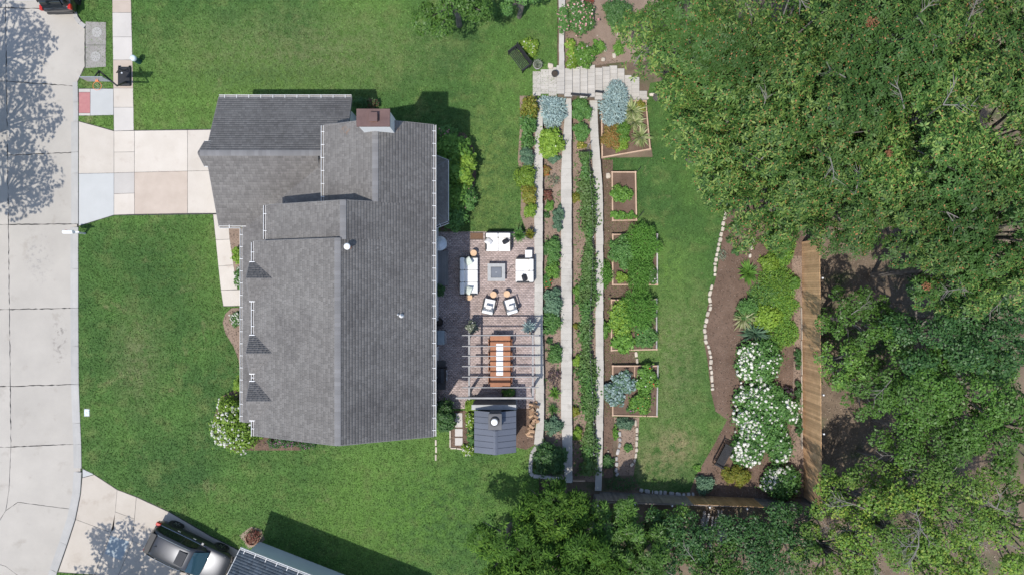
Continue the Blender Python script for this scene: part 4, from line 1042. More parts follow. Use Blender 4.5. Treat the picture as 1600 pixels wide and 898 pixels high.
p = P(745,369); t = thing('doormat','brown doormat on the bricks beside the lawn end sofa','doormat',(p.x,p.y,.022))
MB().box(-.37,.37,-.21,.21,.004,.02).build('mat',M['doormat'],t,bevel=.006,local=True)
for sg in (-1,1): MB().box(-.37,.37,sg*.19-.012,sg*.19+.012,.0201,.024).build('edge_band',M['trimblk'],t,local=True)
# power cable of the fire table
m = MB().tube([P(788,429,.03),P(794,425,.03),P(797,418,.03),P(803,413,.03),P(808,412,.03)],.012,5); tag(m.build('gas_hose',M['black']),'thin dark hose curving from the fire table to the wall side sofa','hose')

# patio heater, deck landing, grill side
p = P(687,380.5,2.15); t = thing('patio_heater','tall patio heater with round silver reflector by the house wall','patio heater',(p.x,p.y,.022))
MB().lathe([(.23,0),(.23,.62),(.2,.66)],(0,0,0),20).build('base',M['galv'],t,local=True); MB().lathe([(.035,0),(.035,1.3)],(0,0,.66),10).build('pole',M['galv'],t,local=True)
MB().lathe([(.09,0),(.1,.2),(.08,.22)],(0,0,1.9),14).build('burner',M['black'],t,local=True)
rf = MB().lathe([(.40,0),(.395,.01),(.26,.07),(.24,.075),(.14,.13),(.12,.15),(.02,.17)],(0,0,2.12),28).build('reflector',M['galv'],t,local=True,smooth=True); MB().lathe([(.06,0),(.05,.03)],(0,0,2.285),12).build('finial',M['galv'],rf,local=True)
t = thing('deck_landing','dark grey board landing along the house wall in shade','deck',P(690,419))
a,b_ = P(683,446,.3),P(700.5,392,.3); n = 6; wd = (b_.x-(-4.25))/n
for i in range(n): MB().box(-4.25+i*wd+.004,-4.25+(i+1)*wd-.004,a.y,b_.y,.28,.32).build('board',M['greydeck'],t)
MB().box(-4.24,b_.x-.03,a.y+.03,b_.y-.03,.01,.279).build('skirt',M['greydeck'],t)
p = P(688,527,.9); t = thing('serving_cart','pale blue grey topped serving cart in the house shade','cart',(p.x,p.y,.022))
MB().box(-.24,.24,-.4,.4,.84,.88).build('cart_top',M['slate_b'],t,bevel=.01,local=True); MB().box(-.2,.2,-.36,.36,.3,.33).build('shelf',M['black'],t,local=True)
for x in (-1,1):
    for y in (-1,1): MB().box(x*.2-.02,x*.2+.02,y*.35-.02,y*.35+.02,0,.84).build('leg',M['black'],t,local=True)
MB().tube([(.24,-.3,.8),(.31,-.3,.8),(.31,.3,.8),(.24,.3,.8)],.014,6).build('handle',M['galv'],t,local=True)
p = P(689,586,1.0); t = thing('barbecue_grill','black barbecue grill with closed lid in the house shade','grill',(p.x,p.y,.022))
MB().box(-.28,.28,-.42,.42,.12,.86).build('cabinet',M['black'],t,bevel=.02,local=True)
m = MB(); pr = [(-.27,0),(.28,0),(.28,.1),(.2,.22),(0,.28),(-.2,.24),(-.27,.12)]; n = len(pr)
m.add([(x,-.40,.87+z) for x,z in pr]+[(x,.40,.87+z) for x,z in pr],[(i,(i+1)%n,n+(i+1)%n,n+i) for i in range(n)]+[tuple(range(n-1,-1,-1)),tuple(range(n,2*n))])
lid = m.build('lid',M['black'],t,local=True); MB().tube([(.30,-.3,1.0),(.34,-.3,1.0),(.34,.3,1.0),(.30,.3,1.0)],.014,6).build('lid_handle',M['galv'],lid,local=True)
for sg in (-1,1): MB().box(-.26,.26,sg*.63-.2,sg*.63+.2,.84,.88).build('side_shelf',M['char'],t,bevel=.008,local=True)
for sg in (-1,1): MB().lathe([(.03,0),(.03,.04)],(.29,sg*.2,.75),10).build('knob',M['galv'],t,local=True)

# potted plants are added with the plants; here the pots
def pot(label,px,py,r,h,mat='pot',z=.022,cat='pot',foot=None,soil=True):
    p = P(px,py,z+h); t = thing('planter_pot',label,cat,(p.x,p.y,z if foot is None else foot))
    MB().lathe([(r*.72,0),(r*.9,h*.4),(r,h*.9),(r*1.05,h),(r*.9,h),(r*.87,h*.85)],(0,0,0),22,True,False).build('pot',M[mat],t,local=True,smooth=False)
    MB().lathe([(r*.88,h*.84),(r*.3,h*.88)],(0,0,0),22).build('potting_soil',M['potsoil'],t,local=True); return t
PT = {}
PT['a'] = pot('grey ringed planter pot left of the pair by the patio corner',811,367,.26,.42)
PT['b'] = pot('dark planter pot right of the pair against the patio wall',828,366,.27,.45)
PT['c'] = pot('large dark pot at the left front corner of the pergola',737,511,.27,.6)
PT['d'] = pot('large dark pot at the right front corner of the pergola',826,511,.27,.6)
PT['e'] = pot('dark pot with leafy plant in the house shade beside the landing',686,453,.24,.4)
PT['f'] = pot('plain black round pot in the house shade above the cart',686,503,.24,.4)
PT['g'] = pot('round grey stone pot beside the black bench',840,101,.25,.4,'rock',0)
PT['h'] = pot('small dark pot on the corner of the paver landing',867,115,.19,.3,'pot',.03)

# pergola
t = thing('pergola','grey timber pergola of thin slats over the dining table','pergola',P(785,570))
zt_ = 2.55
xl,xr_ = P(722,0,zt_).x,P(842,0,zt_).x
for py in (523.5,540.5,556,572,588.5,605): y = P(0,py,zt_).y; MB().box(xl,xr_,y-.022,y+.022,zt_-.1,zt_+.02).build('slat',M['pergola'],t)
y = P(0,621.5,zt_).y; MB().box(P(712,0,zt_).x,P(834,0,zt_).x,y-.045,y+.045,zt_-.14,zt_+.02).build('end_beam',M['pergola'],t)
for px in (733,832.5):
    x = P(px,0,zt_-.15).x; MB().box(x-.045,x+.045,P(0,624,2.4).y,P(0,520,2.4).y,zt_-.27,zt_-.105).build('side_beam',M['pergola'],t)
    for py in (526,616): yy = P(0,py,2.2).y; MB().box(x-.06,x+.06,yy-.06,yy+.06,.02,zt_-.27).build('post',M['pergola'],t)
# dining table, runner, chairs
a,b_ = P(766,604,.75),P(797.5,524,.75); cx,cy = (a.x+b_.x)/2,(a.y+b_.y)/2; W,L = b_.x-a.x,b_.y-a.y
t = thing('dining_table','long red brown timber dining table under the pergola','dining table',(cx,cy,.022))
n = 5; w_ = L/n
for i in range(n): MB().box(-W/2,W/2,-L/2+i*w_+.006,-L/2+(i+1)*w_-.006,.70,.745).build('table_board',M['teak'],t,bevel=.006,local=True)
MB().box(-W/2+.06,W/2-.06,-L/2+.06,L/2-.06,.62,.699).build('apron',M['teak'],t,local=True)
for x in (-1,1):
    for y in (-1,1): MB().box(x*(W/2-.1)-.05,x*(W/2-.1)+.05,y*(L/2-.15)-.05,y*(L/2-.15)+.05,0,.62).build('leg',M['teak'],t,local=True)
a,b_ = P(775.5,586,.77),P(786,536.5,.77)
m = MB(); n = 12
for i in range(n+1):
    y = a.y+(b_.y-a.y)*i/n; z = .772+.004*math.sin(i*2.1); m.v += [(a.x,y,z),(b_.x,y,z+.001),(b_.x,y,z-.004),(a.x,y,z-.005)]
for i in range(n):
    for k in range(4): m.f.append((4*i+k,4*i+(k+1)%4,4*i+4+(k+1)%4,4*i+4+k))
m.f += [(3,2,1,0),(4*n,4*n+1,4*n+2,4*n+3)]
tag(m.build('table_runner',M['runner']),'white cloth runner along the middle of the dining table','table runner')
def dchair(x,y,rz,label):
    t = thing('dining_chair',label,'chair',(x,y,.022),rz,'timber chairs tucked in at the dining table')
    MB().box(-.22,.22,-.22,.22,.43,.46).build('seat',M['teak'],t,bevel=.006,local=True)
    for sx in (-1,1):
        MB().box(sx*.2-.02,sx*.2+.02,.18,.22,0,.43).build('leg',M['teak'],t,local=True); MB().box(sx*.2-.02,sx*.2+.02,-.24,-.2,0,.90).build('leg',M['teak'],t,local=True)
    for z in (.6,.72,.84): MB().box(-.18,.18,-.235,-.21,z-.04,z+.04).build('back_slat',M['teak'],t,local=True)
for i,nm in enumerate(('first','second','third','fourth')):
    y = cy+L/2-.42-i*(L-.8)/3
    dchair(cx+W/2-.13,y,PI/2,nm+' chair from the top on the wall side of the dining table')
    dchair(cx-W/2+.13,y,-PI/2,nm+' chair from the top on the house side of the dining table')

# outdoor fireplace hut with seamed metal roof
t = thing('fireplace_hut','small dark hut with slate blue seamed metal roof and chimney beside the pergola','hut',P(774,675))
zr,ze = 3.0,2.45
xl,xm,xr_ = P(741,0,ze).x,P(774,0,zr).x,P(806.5,0,ze).x; yb,yt = P(0,706.5,ze).y,P(0,641,ze).y
n = 7
for i in range(n):
    y0,y1 = yb+(yt-yb)*i/n,yb+(yt-yb)*(i+1)/n
    for (xa_,xb_) in ((xl,xm),(xr_,xm)):
        a,b_ = V3(xa_,0,ze),V3(xb_,0,zr)
        m = MB(); q = [(a.x,y0+.004,a.z),(b_.x,y0+.004,b_.z),(b_.x,y1-.004,b_.z),(a.x,y1-.004,a.z)]
        m.add(q+[(x,y,z-.03) for x,y,z in q],[(0,1,2,3),(7,6,5,4),(0,4,5,1),(1,5,6,2),(2,6,7,3),(3,7,4,0)]); o = m.build('roof_panel',M['seam'],t)
        MB().bar((a.x,y1,a.z+.012),(b_.x,y1,b_.z+.012),.02,.04).build('seam',M['seam'],o)
m = MB(); m.add([(xm-.12,yb,zr-.03),(xm,yb,zr+.025),(xm+.12,yb,zr-.03),(xm-.12,yt-1.0,zr-.03),(xm,yt-1.0,zr+.025),(xm+.12,yt-1.0,zr-.03)],[(0,1,4,3),(1,2,5,4),(0,2,1),(3,4,5)]); m.build('ridge_cap',M['seam'],t)
m = MB(); A = [(xl+.15,0),(xr_-.15,0),(xr_-.15,ze-.03),(xm,zr-.1),(xl+.15,ze-.03)]
m.add([(x,yb+.12,z) for x,z in A]+[(x,yt-.1,z) for x,z in A],[(0,1,2,3,4),(9,8,7,6,5),(0,5,6,1),(1,6,7,2),(2,7,8,3),(3,8,9,4),(4,9,5,0)]); m.build('wall',M['hut'],t)
a,b_ = P(738,641,2.2),P(806,632,2.2); MB().box(a.x,b_.x,yt+.0,yt+.24,0,2.15).build('mantel_wall',M['hut'],t); MB().box(a.x-.04,b_.x+.02,yt+.0,yt+.28,2.155,2.22).build('mantel_cap',M['stone_t'],t,bevel=.01)
a,b_ = P(763,671,3.55),P(784,646,3.55); c_ = MB().box(a.x+.04,b_.x-.04,a.y+.04,b_.y-.04,2.2,3.5).build('chimney',M['hut'],t); MB().box(a.x,b_.x,a.y,b_.y,3.502,3.56).build('chimney_plate',M['hut'],c_,bevel=.01)
p = P(772.5,659,3.75); MB().lathe([(.24,0),(.24,.12),(.22,.13)],(p.x,p.y,3.562),20).build('flue',M['black'],c_); MB().lathe([(.17,0),(.18,.02),(.16,.07),(.05,.1)],(p.x,p.y,3.70),22).build('flue_cap',M['whitecap'],c_,smooth=True)
# hearth slab in front
p0,p1 = P(733,640),P(808,624); struct(MB().box(p0.x,p1.x,p0.y,p1.y,.0,.028).build('hearth_slab',M['oldc']))

# stepping stones, edging
for i,(px,py,s) in enumerate(((717,650,11),(717,661,11.5),(717,675,12),(717,689,12))):
    p = P(px,py); o = MB().box(p.x-s/54,p.x+s/54,p.y-s/54,p.y+s/54,.004,.045).build('stepping_stone',M['walkc'],bevel=.012)
    tag(o,('topmost','second','third','lowest')[i]+' square beige stepping stone in the mulch strip between house and hut','stepping stone','square stepping stones')
t = thing('bed_edging','pale block edging round the stepping stone strip','edging',P(704,698))
for a,b_ in (((703.5,672),(703.5,684)),((703.5,685),(703.5,698)),((704,699.5),(713,699.5)),((714,700),(724,701))):
    A,B = P(*a),P(*b_); MB().bar((A.x,A.y,.03),(B.x,B.y,.03),.08,.1).build('block',M['lime'],t,bevel=.01)
for i,(px,py) in enumerate(((681,691),(681.5,702),(681,714))):
    p = P(px,py); o = MB().box(p.x-.05,p.x+.05,p.y-.17,p.y+.17,.0,.05).build('splash_block',M['lime'],bevel=.012)
    tag(o,('upper','middle','lower')[i]+' small pale splash block in grass off the house rear corner','block','splash blocks')

# firewood
rng = random.Random(5); k = 0
base = P(832,655)
for layer in range(3):
    for i in range(11-layer*2):
        y = P(0,629+layer*2,0).y-i*.185-rng.uniform(0,.03); x = base.x+rng.uniform(-.16,.2)-(.15 if y < P(0,665).y else 0); r = rng.uniform(.07,.105); z = .08+layer*.14
        L_ = rng.uniform(.11,.19); a = rng.uniform(-.8,.8); ns = rng.choice((3,4,5))
        m = MB().tube([(-L_,0,0),(L_,0,0)],[r*1.1,r],ns)
        o = m.build('firewood_log',M['logend']); o.location = (x,y,z); o.rotation_euler = (rng.uniform(0,6),rng.uniform(-.05,.05),a)
        tag(o,'split firewood log in the stack between the hut and the wall','log','stacked firewood logs')
# ================================================================ FENCES
def fence(label,a,b_,hgt,mats,seed,facing):
    """vertical boards on posts and rails from a to b"""
    rng = random.Random(seed); a,b_ = Vector(a),Vector(b_); d = (b_-a); L = d.length; d.normalize(); n = Vector(facing)
    t = thing('wooden_fence',label,'fence',(a.x,a.y,a.z)); w_ = .145; k = int(L/w_)
    for i in range(k):
        c = a+d*((i+.5)*w_); c.z = zt(c.x,c.y); hh = hgt+rng.uniform(-.015,.015); off_ = n*rng.uniform(.0,.006)
        MB().obox(c+off_+V3(0,0,hh/2),d*(w_/2-.003),n*.011,V3(0,0,hh/2)).build('board',M[mats(i/k)],t)
    for zz in (.35,hgt/2,hgt-.3):
        A,B = a.copy(),b_.copy(); A.z = zt(A.x,A.y)+zz; B.z = zt(B.x,B.y)+zz; MB().bar(A-n*.04,B-n*.04,.045,.09).build('rail',M['fenceold'],t)
    m = int(L/2.4)+1
    for i in range(m+1):
        c = a+d*(L*i/m); c.z = zt(c.x,c.y); MB().obox(c-n*.11+V3(0,0,hgt/2+.05),d*.05,n*.05,V3(0,0,hgt/2+.05)).build('post',M['fenceold'],t)
        MB().lathe([(.045,0),(.05,.02),(.02,.05)],c-n*.11+V3(0,0,hgt+.1),10).build('post_cap',M['whitecap'],t)
    return t
A,B = PG(1253,378),PG(1256,778); fence('tall brown cedar board fence running along the edge of the wood',A,B,2.45,lambda k:'fence',1,(-1,0,0))
A,B = PG(928,771),PG(1262,781); fence('grey weathered board fence with newer orange boards across the bottom of the garden',A,B,1.75,lambda k: 'fencenew' if .42 < k < .74 else 'fenceold',2,(0,1,0))
t = thing('edging_boards','pale edging boards lying at the foot of the cedar fence','edging',PG(1252,600))
for y0,y1 in ((480,530),(532,585),(587,640),(642,700)): A,B = PG(1251,y0),PG(1252,y1); MB().bar(A+V3(0,0,.08),B+V3(0,0,.08),.04,.14).build('board',M['lime'],t)
t = thing('wood_scraps','pile of grey weathered planks beyond the bottom fence','wood pile',PG(1115,822)); c = PG(1115,822); rng = random.Random(3)
for i in range(16):
    x = c.x+rng.uniform(-.8,.7); y = c.y+rng.uniform(-.2,.2); a = rng.uniform(-.35,.15); L_ = rng.uniform(.6,1.0); z = c.z+.08+i*.035
    MB().obox((x,y,z),(.055,.0,0),(math.sin(a)*-L_,math.cos(a)*L_,rng.uniform(-.05,.05)),(0,0,.02)).build('plank',M['greywood'],t)
# ================================================================ RAISED BEDS
def raised(label,poly,mats=('bedwood',)*8,h=.28,extra=None,z=-1.5):
    pts = [P(x,y,z+h) for x,y in poly]; c = sum(pts,Vector())/len(pts); zb = z-.04
    t = thing('raised_bed',label,'raised bed',(c.x,c.y,zb)); n = len(pts)
    for i in range(n):
        a,b_ = pts[i],pts[(i+1)%n]; d = (b_-a).normalized()
        MB().bar((a.x,a.y,(z+h+zb)/2)if i%2 else (a.x+d.x*.04,a.y+d.y*.04,(z+h+zb)/2),(b_.x,b_.y,(z+h+zb)/2) if i%2 else (b_.x-d.x*.04,b_.y-d.y*.04,(z+h+zb)/2),.08,z+h-zb).build('board',M[mats[i]],t,bevel=.006)
        MB().box(a.x-.05,a.x+.05,a.y-.05,a.y+.05,zb,z+h+.012).build('corner_post',M[mats[i]],t)
    MB().prism(inset([tuple(p[:2]) for p in pts],.045),zb,z+h-.06).build('soil',M['mulch'],t)
    if extra:
        for (a,b_) in extra: A,B = P(*a,z+h),P(*b_,z+h); MB().bar((A.x,A.y,z+h-.1),(B.x,B.y,z+h-.1),.05,.19).build('divider',M['bedwood'],t)
    return t
raised('four sided timber bed with silver and orange plants beside the paver landing',[(940,157),(1009,158),(1016,233),(941,246)],h=.3)
raised('narrow timber bed with young vegetables, second from the paver landing',[(956.5,269),(993,269),(994.5,344),(957.5,344.5)])
raised('timber bed overflowing with feathery green plants, third from the landing',[(957.5,366.5),(1027,366.5),(1027,444.5),(957.5,444.5)],('bedwood','greywood','bedwood','bedwood'))
raised('timber bed packed with bright green crops and pink flowers, fourth from the landing',[(955.5,468.5),(1026,467.5),(1026,545.5),(955.5,547)],('bedwood','greywood','bedwood','bedwood'))
raised('divided timber bed with blue green cabbages and zinnias, lowest of the row',[(957.5,571.5),(1028,571.5),(1026.5,650),(957.5,648.5)],('bedwood','greywood','bedwood','bedwood'),extra=[((992,571.5),(991,600))])
for i,(a,b_,l) in enumerate((((994,270),(1002,261),'black stake leaning at the top corner of the narrow bed'),((997,341),(1006,330),'black stake leaning at the bottom corner of the narrow bed'))):
    A,B = P(*a,-1.5),P(*b_,-1.2); tag(MB().tube([A,A.lerp(B,.5),B],[.018,.016,.014],6).build('garden_stake',M['black']),l,'stake')
# ================================================================ STONES
def stone_mesh(seed,sx,sy,sz):
    rng = random.Random(seed); bm = bmesh.new(); bmesh.ops.create_icosphere(bm,subdivisions=2,radius=1)
    for v in bm.verts:
        q = v.co; e = .55
        v.co = Vector([math.copysign(abs(c)**e,c) for c in q])*.8; v.co += Vector([rng.uniform(-.09,.09) for _ in range(3)])
        v.co = Vector((v.co.x*sx,v.co.y*sy,v.co.z*sz))
    me = bpy.data.meshes.new('stone'); bm.to_mesh(me); bm.free(); return me
SM = [stone_mesh(i,.5,.5,.5) for i in range(7)]
def stone(parent,p,lx,ly,lz,rz,mat,name='stone'):
    me = SM[random.randrange(7)]
    key = (me.name,mat)
    if key not in STC:
        m2 = me.copy(); m2.materials.append(M[mat]); STC[key] = m2
    o = bpy.data.objects.new(name,STC[key]); COL.objects.link(o)
    if parent is not None: o.parent = parent; p = Vector(p)-parent.location
    o.location = p; o.scale = (lx,ly,lz); o.rotation_euler = (0,0,rz); return o
STC = {}
def border(label,pts,wd,mat,gap=.03,lmin=.28,lmax=.5,h=.2):
    q = [PG(*p) for p in pts]; t = thing('stone_border',label,'stone border',q[0])
    for a,b_ in zip(q[:-1],q[1:]):
        L = (b_-a).length; d = (b_-a)/L; s = 0
        while s < L-.1:
            l = min(random.uniform(lmin,lmax),L-s); c = a+d*(s+l/2); 
            stone(t,(c.x+random.uniform(-.03,.03),c.y,c.z+h*.25),(l-gap)*1.2,wd*random.uniform(.85,1.2),h,math.atan2(d.y,d.x)+random.uniform(-.1,.1),mat); s += l
    return t
border('long curving border of pale limestone blocks between lawn and mulch garden',[(1135,318),(1131,345),(1128,362),(1122,385),(1117,415),(1117,432)],.24,'lime')
border('lower run of pale limestone blocks along the lawn edge of the mulch garden',[(1112,444),(1107,463),(1110,478),(1104,496),(1101,512),(1102,530),(1107,545),(1110,560),(1111,585),(1113,610)],.24,'lime')
border('left row of grey blocks edging the small bed below the raised beds',[(968,672),(968,690),(964,712),(962,738),(966,742)],.24,'rock',.05,.3,.45)
border('right row of pale blocks edging the small bed below the raised beds',[(993,654),(995,680),(994,706),(990,722),(984,728)],.2,'lime')
border('row of grey rocks along the foot of the weathered fence',[(998,764),(1020,768),(1045,769),(1065,772),(1085,771)],.26,'rock',.06,.25,.45)
border('pale stone blocks between two raised beds',[(992.5,548),(994,558),(995,569)],.2,'lime')
for i,(px,py,lx,ly,l) in enumerate(((962,53,.3,.75,'long upright white stone in the rock garden'),(931,58,.28,.3,'rounded white stone left of the long one in the rock garden'),(945,77,.28,.5,'tall pale stone in the middle of the rock garden'),
    (942,94,.35,.3,'pale stone at the edge of the paver steps'),(927,85,.25,.4,'pinkish stone low in the rock garden'),(985,60,.3,.45,'white stone beneath the oak edge in the rock garden'),(959,88,.3,.4,'pale flat stone above the paver steps'),(1004,79,.4,.25,'white stone showing through the oak leaves'),
    (860,104,.42,.40,'heart shaped tan stepping stone in grass beside the pots'),(1008,155,.5,.22,'pale angled stone at the end of the paver landing'),(1020,149,.6,.24,'long pale stone pointing away from the paver landing'),
    (1176,377,.2,.35,'topmost of three pale stones set in the mulch'),(1173,387,.2,.35,'middle of three pale stones set in the mulch'),(1171,400,.2,.3,'lowest of three pale stones set in the mulch'),(1164,417,.35,.2,'pale stone above the sword leaved plant'),(1161,433,.25,.25,'pale stone left of the sword leaved plant'),
    (1201,434,.22,.28,'pale stone on the edge of the ground cover'),(950,275,.35,.45,'pale rock against the narrow raised bed'),(1100,748,.25,.22,'small pale rock in the soil below the lawn'),(949,728,.16,.16,'small white stone in the shaded path'),(950,704,.12,.12,'tiny white stone in the bed path'))):
    p = PG(px,py); o = stone(None,(p.x,p.y,p.z+.07),lx,ly,.24,random.uniform(-.2,.2),'lime','garden_stone'); o['label'] = l; o['category'] = 'stone'
# ================================================================ BENCHES
def bench(label,px,py,rz,slats):
    p = PG(px,py,.4); t = thing('garden_bench',label,'bench',(p.x,p.y,p.z),rz); L = 1.4
    for i in range(slats):
        y = -.16+i*.46/(slats-1); MB().box(-L/2,L/2,y-.023,y+.023,.42,.445).build('seat_slat',M['black'],t,local=True)
    for i in range(5):
        z = .52+i*.085; MB().obox((0,-.25-i*.02,z),(L/2,0,0),(0,.012,0),(0,-.008,.03)).build('back_slat',M['black'],t,local=True)
    for sg in (-1,1):
        x = sg*(L/2-.03); MB().box(x-.025,x+.025,.26,.32,0,.62).build('leg',M['black'],t,local=True); MB().bar((x,-.22,0),(x,-.36,.92),.05).build('leg',M['black'],t,local=True)
        MB().box(x-.035,x+.035,-.3,.34,.62,.65).build('arm_rest',M['black'],t,bevel=.01,local=True); MB().box(x-.02,x+.02,-.22,.28,.39,.419).build('seat_rail',M['black'],t,local=True)
bench('black slatted bench on the grass by the flower clump and pots',812,92,math.radians(-53)+PI,6)
bench('black metal bench on the bare soil beside the white roses',1130,711,math.radians(62)+PI,9)
# ================================================================ PLANTS
PSEED = [100]
def foliage_obj(name, parts, mat, parent, kind=None):
    vs = np.vstack([a for a,_ in parts]); o_ = 0; fs = []
    for a,f in parts: fs.append(f+o_); o_ += len(a)
    return put(name, np_mesh(name,vs,np.vstack(fs)), mat, parent, kind=kind)
def blooms_part(t, pts, nrm, mat, size, rng, petals=9):
    """each bloom is a small puff of petals"""
    n = len(pts); c = np.repeat(pts,petals,0); d = unit(rng.normal(size=(len(c),3))+np.array([0,0,.8])); s = np.repeat(size*rng.uniform(.4,1.25,n),petals)
    V,Fv = kites(c+d*s[:,None]*.33,d,s*.75,.9,rng)
    put('blooms',np_mesh('blooms',V,Fv),M[mat],t,kind='stuff')
def shrub(label,cat,px,py,rx,ry,h,mat,leaf=.11,asp=.55,cov=2.6,bl=None,lump=.3,style='leaf',name='shrub',group=None,base=None,stems=4,mat2=None):
    PSEED[0] += 1; rng = np.random.default_rng(PSEED[0])
    if base is None: p = PG(px,py,h*.55)
    else: p = P(px,py,base+h*.55); p.z = base
    kz = (H-p.z-h*.5)/F; a,b_ = rx*kz,ry*kz
    t = thing(name,label,cat,(p.x,p.y,p.z),0,group)
    area = 2.2*PI*a*b_+1.6*h*(a+b_); lf = lumps(rng,5)
    k_ = 1.3 if base is not None and base < -1 else (1.2 if max(a,b_) < .9 else 1.08); a *= k_; b_ *= k_; top = None
    if style in ('leaf','rosette'):
        mn = min(a,b_); K = int(np.clip((a*b_/(mn*mn))*6+area*1.5,5,26)); w_ = []
        for i in range(K):
            r = math.sqrt((i+.4)/K)*.80; q = i*2.39996+rng.uniform(-.5,.5); sr = mn*rng.uniform(.30,.52)*(1-.3*r)
            w_.append((r*math.cos(q)*(a-sr*.35),r*math.sin(q)*(b_-sr*.35),h*(1-.62*r*r)*rng.uniform(.72,1.08),sr))
        n = int(min(9000,max(60,cov*1.25*area/(leaf*leaf*asp*.5)))) if style == 'leaf' else int(min(1800,max(24,cov*1.2*area/(leaf*leaf*1.1))))
        per = np.array([q[3]**2 for q in w_]); per = (per/per.sum()*n).astype(int)+2; cs,ds,fz = [],[],[]
        for (x,y,z,sr),k in zip(w_,per):
            d = dome_pts(k,rng,-.35); f = rng.uniform(.35,1.0,k)**.45*(1+lump*lumps(rng,4)(d*2)); k2 = rng.uniform(size=k) < .16; f[k2] *= rng.uniform(1.1,1.75,k2.sum())
            cs.append(d*f[:,None]*np.array([sr,sr,min(sr,z)*.85])+np.array([x,y,z-min(sr,z)*.6])); ds.append(d); fz.append(f)
        c,d,f = np.vstack(cs),np.vstack(ds),np.concatenate(fz); c[:,2] = np.maximum(c[:,2],.03)
        top = (c[(f > .8)&(d[:,2] > .25)],d[(f > .8)&(d[:,2] > .25)])
        if style == 'leaf':
            nr = d*.9+np.array([0,0,.7])+rng.normal(0,.5,c.shape); V,Fv = kites(c,nr,leaf*rng.uniform(.6,1.45,len(c)),asp,rng)
        else: V,Fv = rosettes(c,d+np.array([0,0,.6])+rng.normal(0,.25,c.shape),leaf,asp,7,rng)
    elif style == 'spike':        # sword leaves fanning from the crown
        n = int(cov*62); az = rng.uniform(0,2*PI,n); el = rng.uniform(.15,1.3,n)
        t_ = np.stack([np.cos(az)*np.cos(el)*a,np.sin(az)*np.cos(el)*b_,np.sin(el)*h],1)*rng.uniform(.8,1.45,(n,1)); l = np.linalg.norm(t_,axis=1)
        nr = np.cross(t_,np.stack([-np.sin(az),np.cos(az),0*az],1)); nr[nr[:,2]<0] *= -1
        V,Fv = kites(t_*.5+np.array([0,0,.04]),nr,l,leaf,rng,tdir=t_)
    elif style == 'feather':      # fine upright sprays
        n = int(min(4200,max(120,cov*area*120))); d = dome_pts(n,rng,.0)
        f = rng.uniform(.25,1.03,n)**.5*(1+lump*lf(d*1.8)); c = d*f[:,None]*np.array([a,b_,h])+np.array([0,0,.03])
        tr = d*np.array([1,1,.7])+rng.normal(0,.35,(n,3))+np.array([0,0,.25])
        V,Fv = kites(c,rng.normal(0,.6,(n,3))+np.array([0,0,1]),leaf*rng.uniform(.8,1.7,n),max(asp,.2),rng,tdir=tr,fold=.05)
    put('foliage',np_mesh('foliage',V,Fv),M[mat],t)
    if mat2:
        n2 = len(V)//12; idx = rng.choice(len(V)//4,n2,replace=False); c2 = V.reshape(-1,4,3)[idx].mean(1)+np.array([0,0,.02])
        V2,F2 = kites(c2,rng.normal(0,.4,(n2,3))+np.array([0,0,1]),leaf*rng.uniform(.7,1.2,n2),asp,rng); put('coloured_foliage',np_mesh('coloured_foliage',V2,F2),M[mat2],t,kind='stuff')
    if stems:
        m = MB()
        for k in range(stems):
            q = 2*PI*k/stems+rng.uniform(0,1); m.tube([(a*.08*math.cos(q),b_*.08*math.sin(q),0),(a*.3*math.cos(q),b_*.3*math.sin(q),h*.4),(a*.55*math.cos(q),b_*.55*math.sin(q),h*.68)],[.02,.014,.006],4)
        m.build('stem',M['stemg'],t,local=True)
    for bb in (bl or []):
        bm_,cnt,sz = bb[:3]
        if top is not None and len(top[0]) > 4:
            k = rng.choice(len(top[0]),min(cnt,len(top[0])),replace=False); q = top[0][k]
        else:
            d = dome_pts(cnt,rng,.12); q = d*np.array([a,b_,h])
        if len(bb) > 3:           # blooms gathered on one side
            w2 = np.array(bb[3]); u = np.stack([q[:,0]/a,q[:,1]/b_],1); q = q[rng.uniform(size=len(q)) < np.clip(.12+1.25*(u@w2),.02,1)]
        if len(q): blooms_part(t,q+np.array([0,0,.04]),None,bm_,sz,rng)
    return t
def S_(*a,**k): return shrub(*a,**k)
W = 'white_f'
# front of the house
S_('big round hydrangea smothered in white blooms at the front corner of the house','shrub',368,661,42,45,1.5,'limes',.13,.6,2.2,[(W,700,.16,(-.6,-.35)),(W,150,.15)],name='flowering_shrub',lump=.2)
S_('low mauve flowering plants along the left half of the gable wall','shrub',438,691,26,9,.6,'dshrub',.1,.5,2,[('mauve_f',90,.07)],name='flowering_shrub')
S_('sparse mauve flowers thinning out below the gable wall','shrub',478,694,16,7,.35,'dshrub',.08,.5,1.2,[('mauve_f',26,.06)],name='flowering_shrub')
S_('white flowering clump in the curved bed below the front walk','shrub',371,498,10,13,.6,'shrub',.1,.55,2,[(W,42,.1)],name='flowering_shrub')
S_('white flowering plants between the front walk and porch','shrub',373,434,7,17,.5,'shrub',.09,.55,1.8,[(W,36,.08)],name='flowering_shrub')
S_('lime green shrub between the front walk and the porch','shrub',371,398,8,13,.6,'limes',.1,.55,2.2)
S_('small yellow green shrub above the big hydrangea','shrub',374,600,8,14,.8,'limes',.1,.5,1.8)
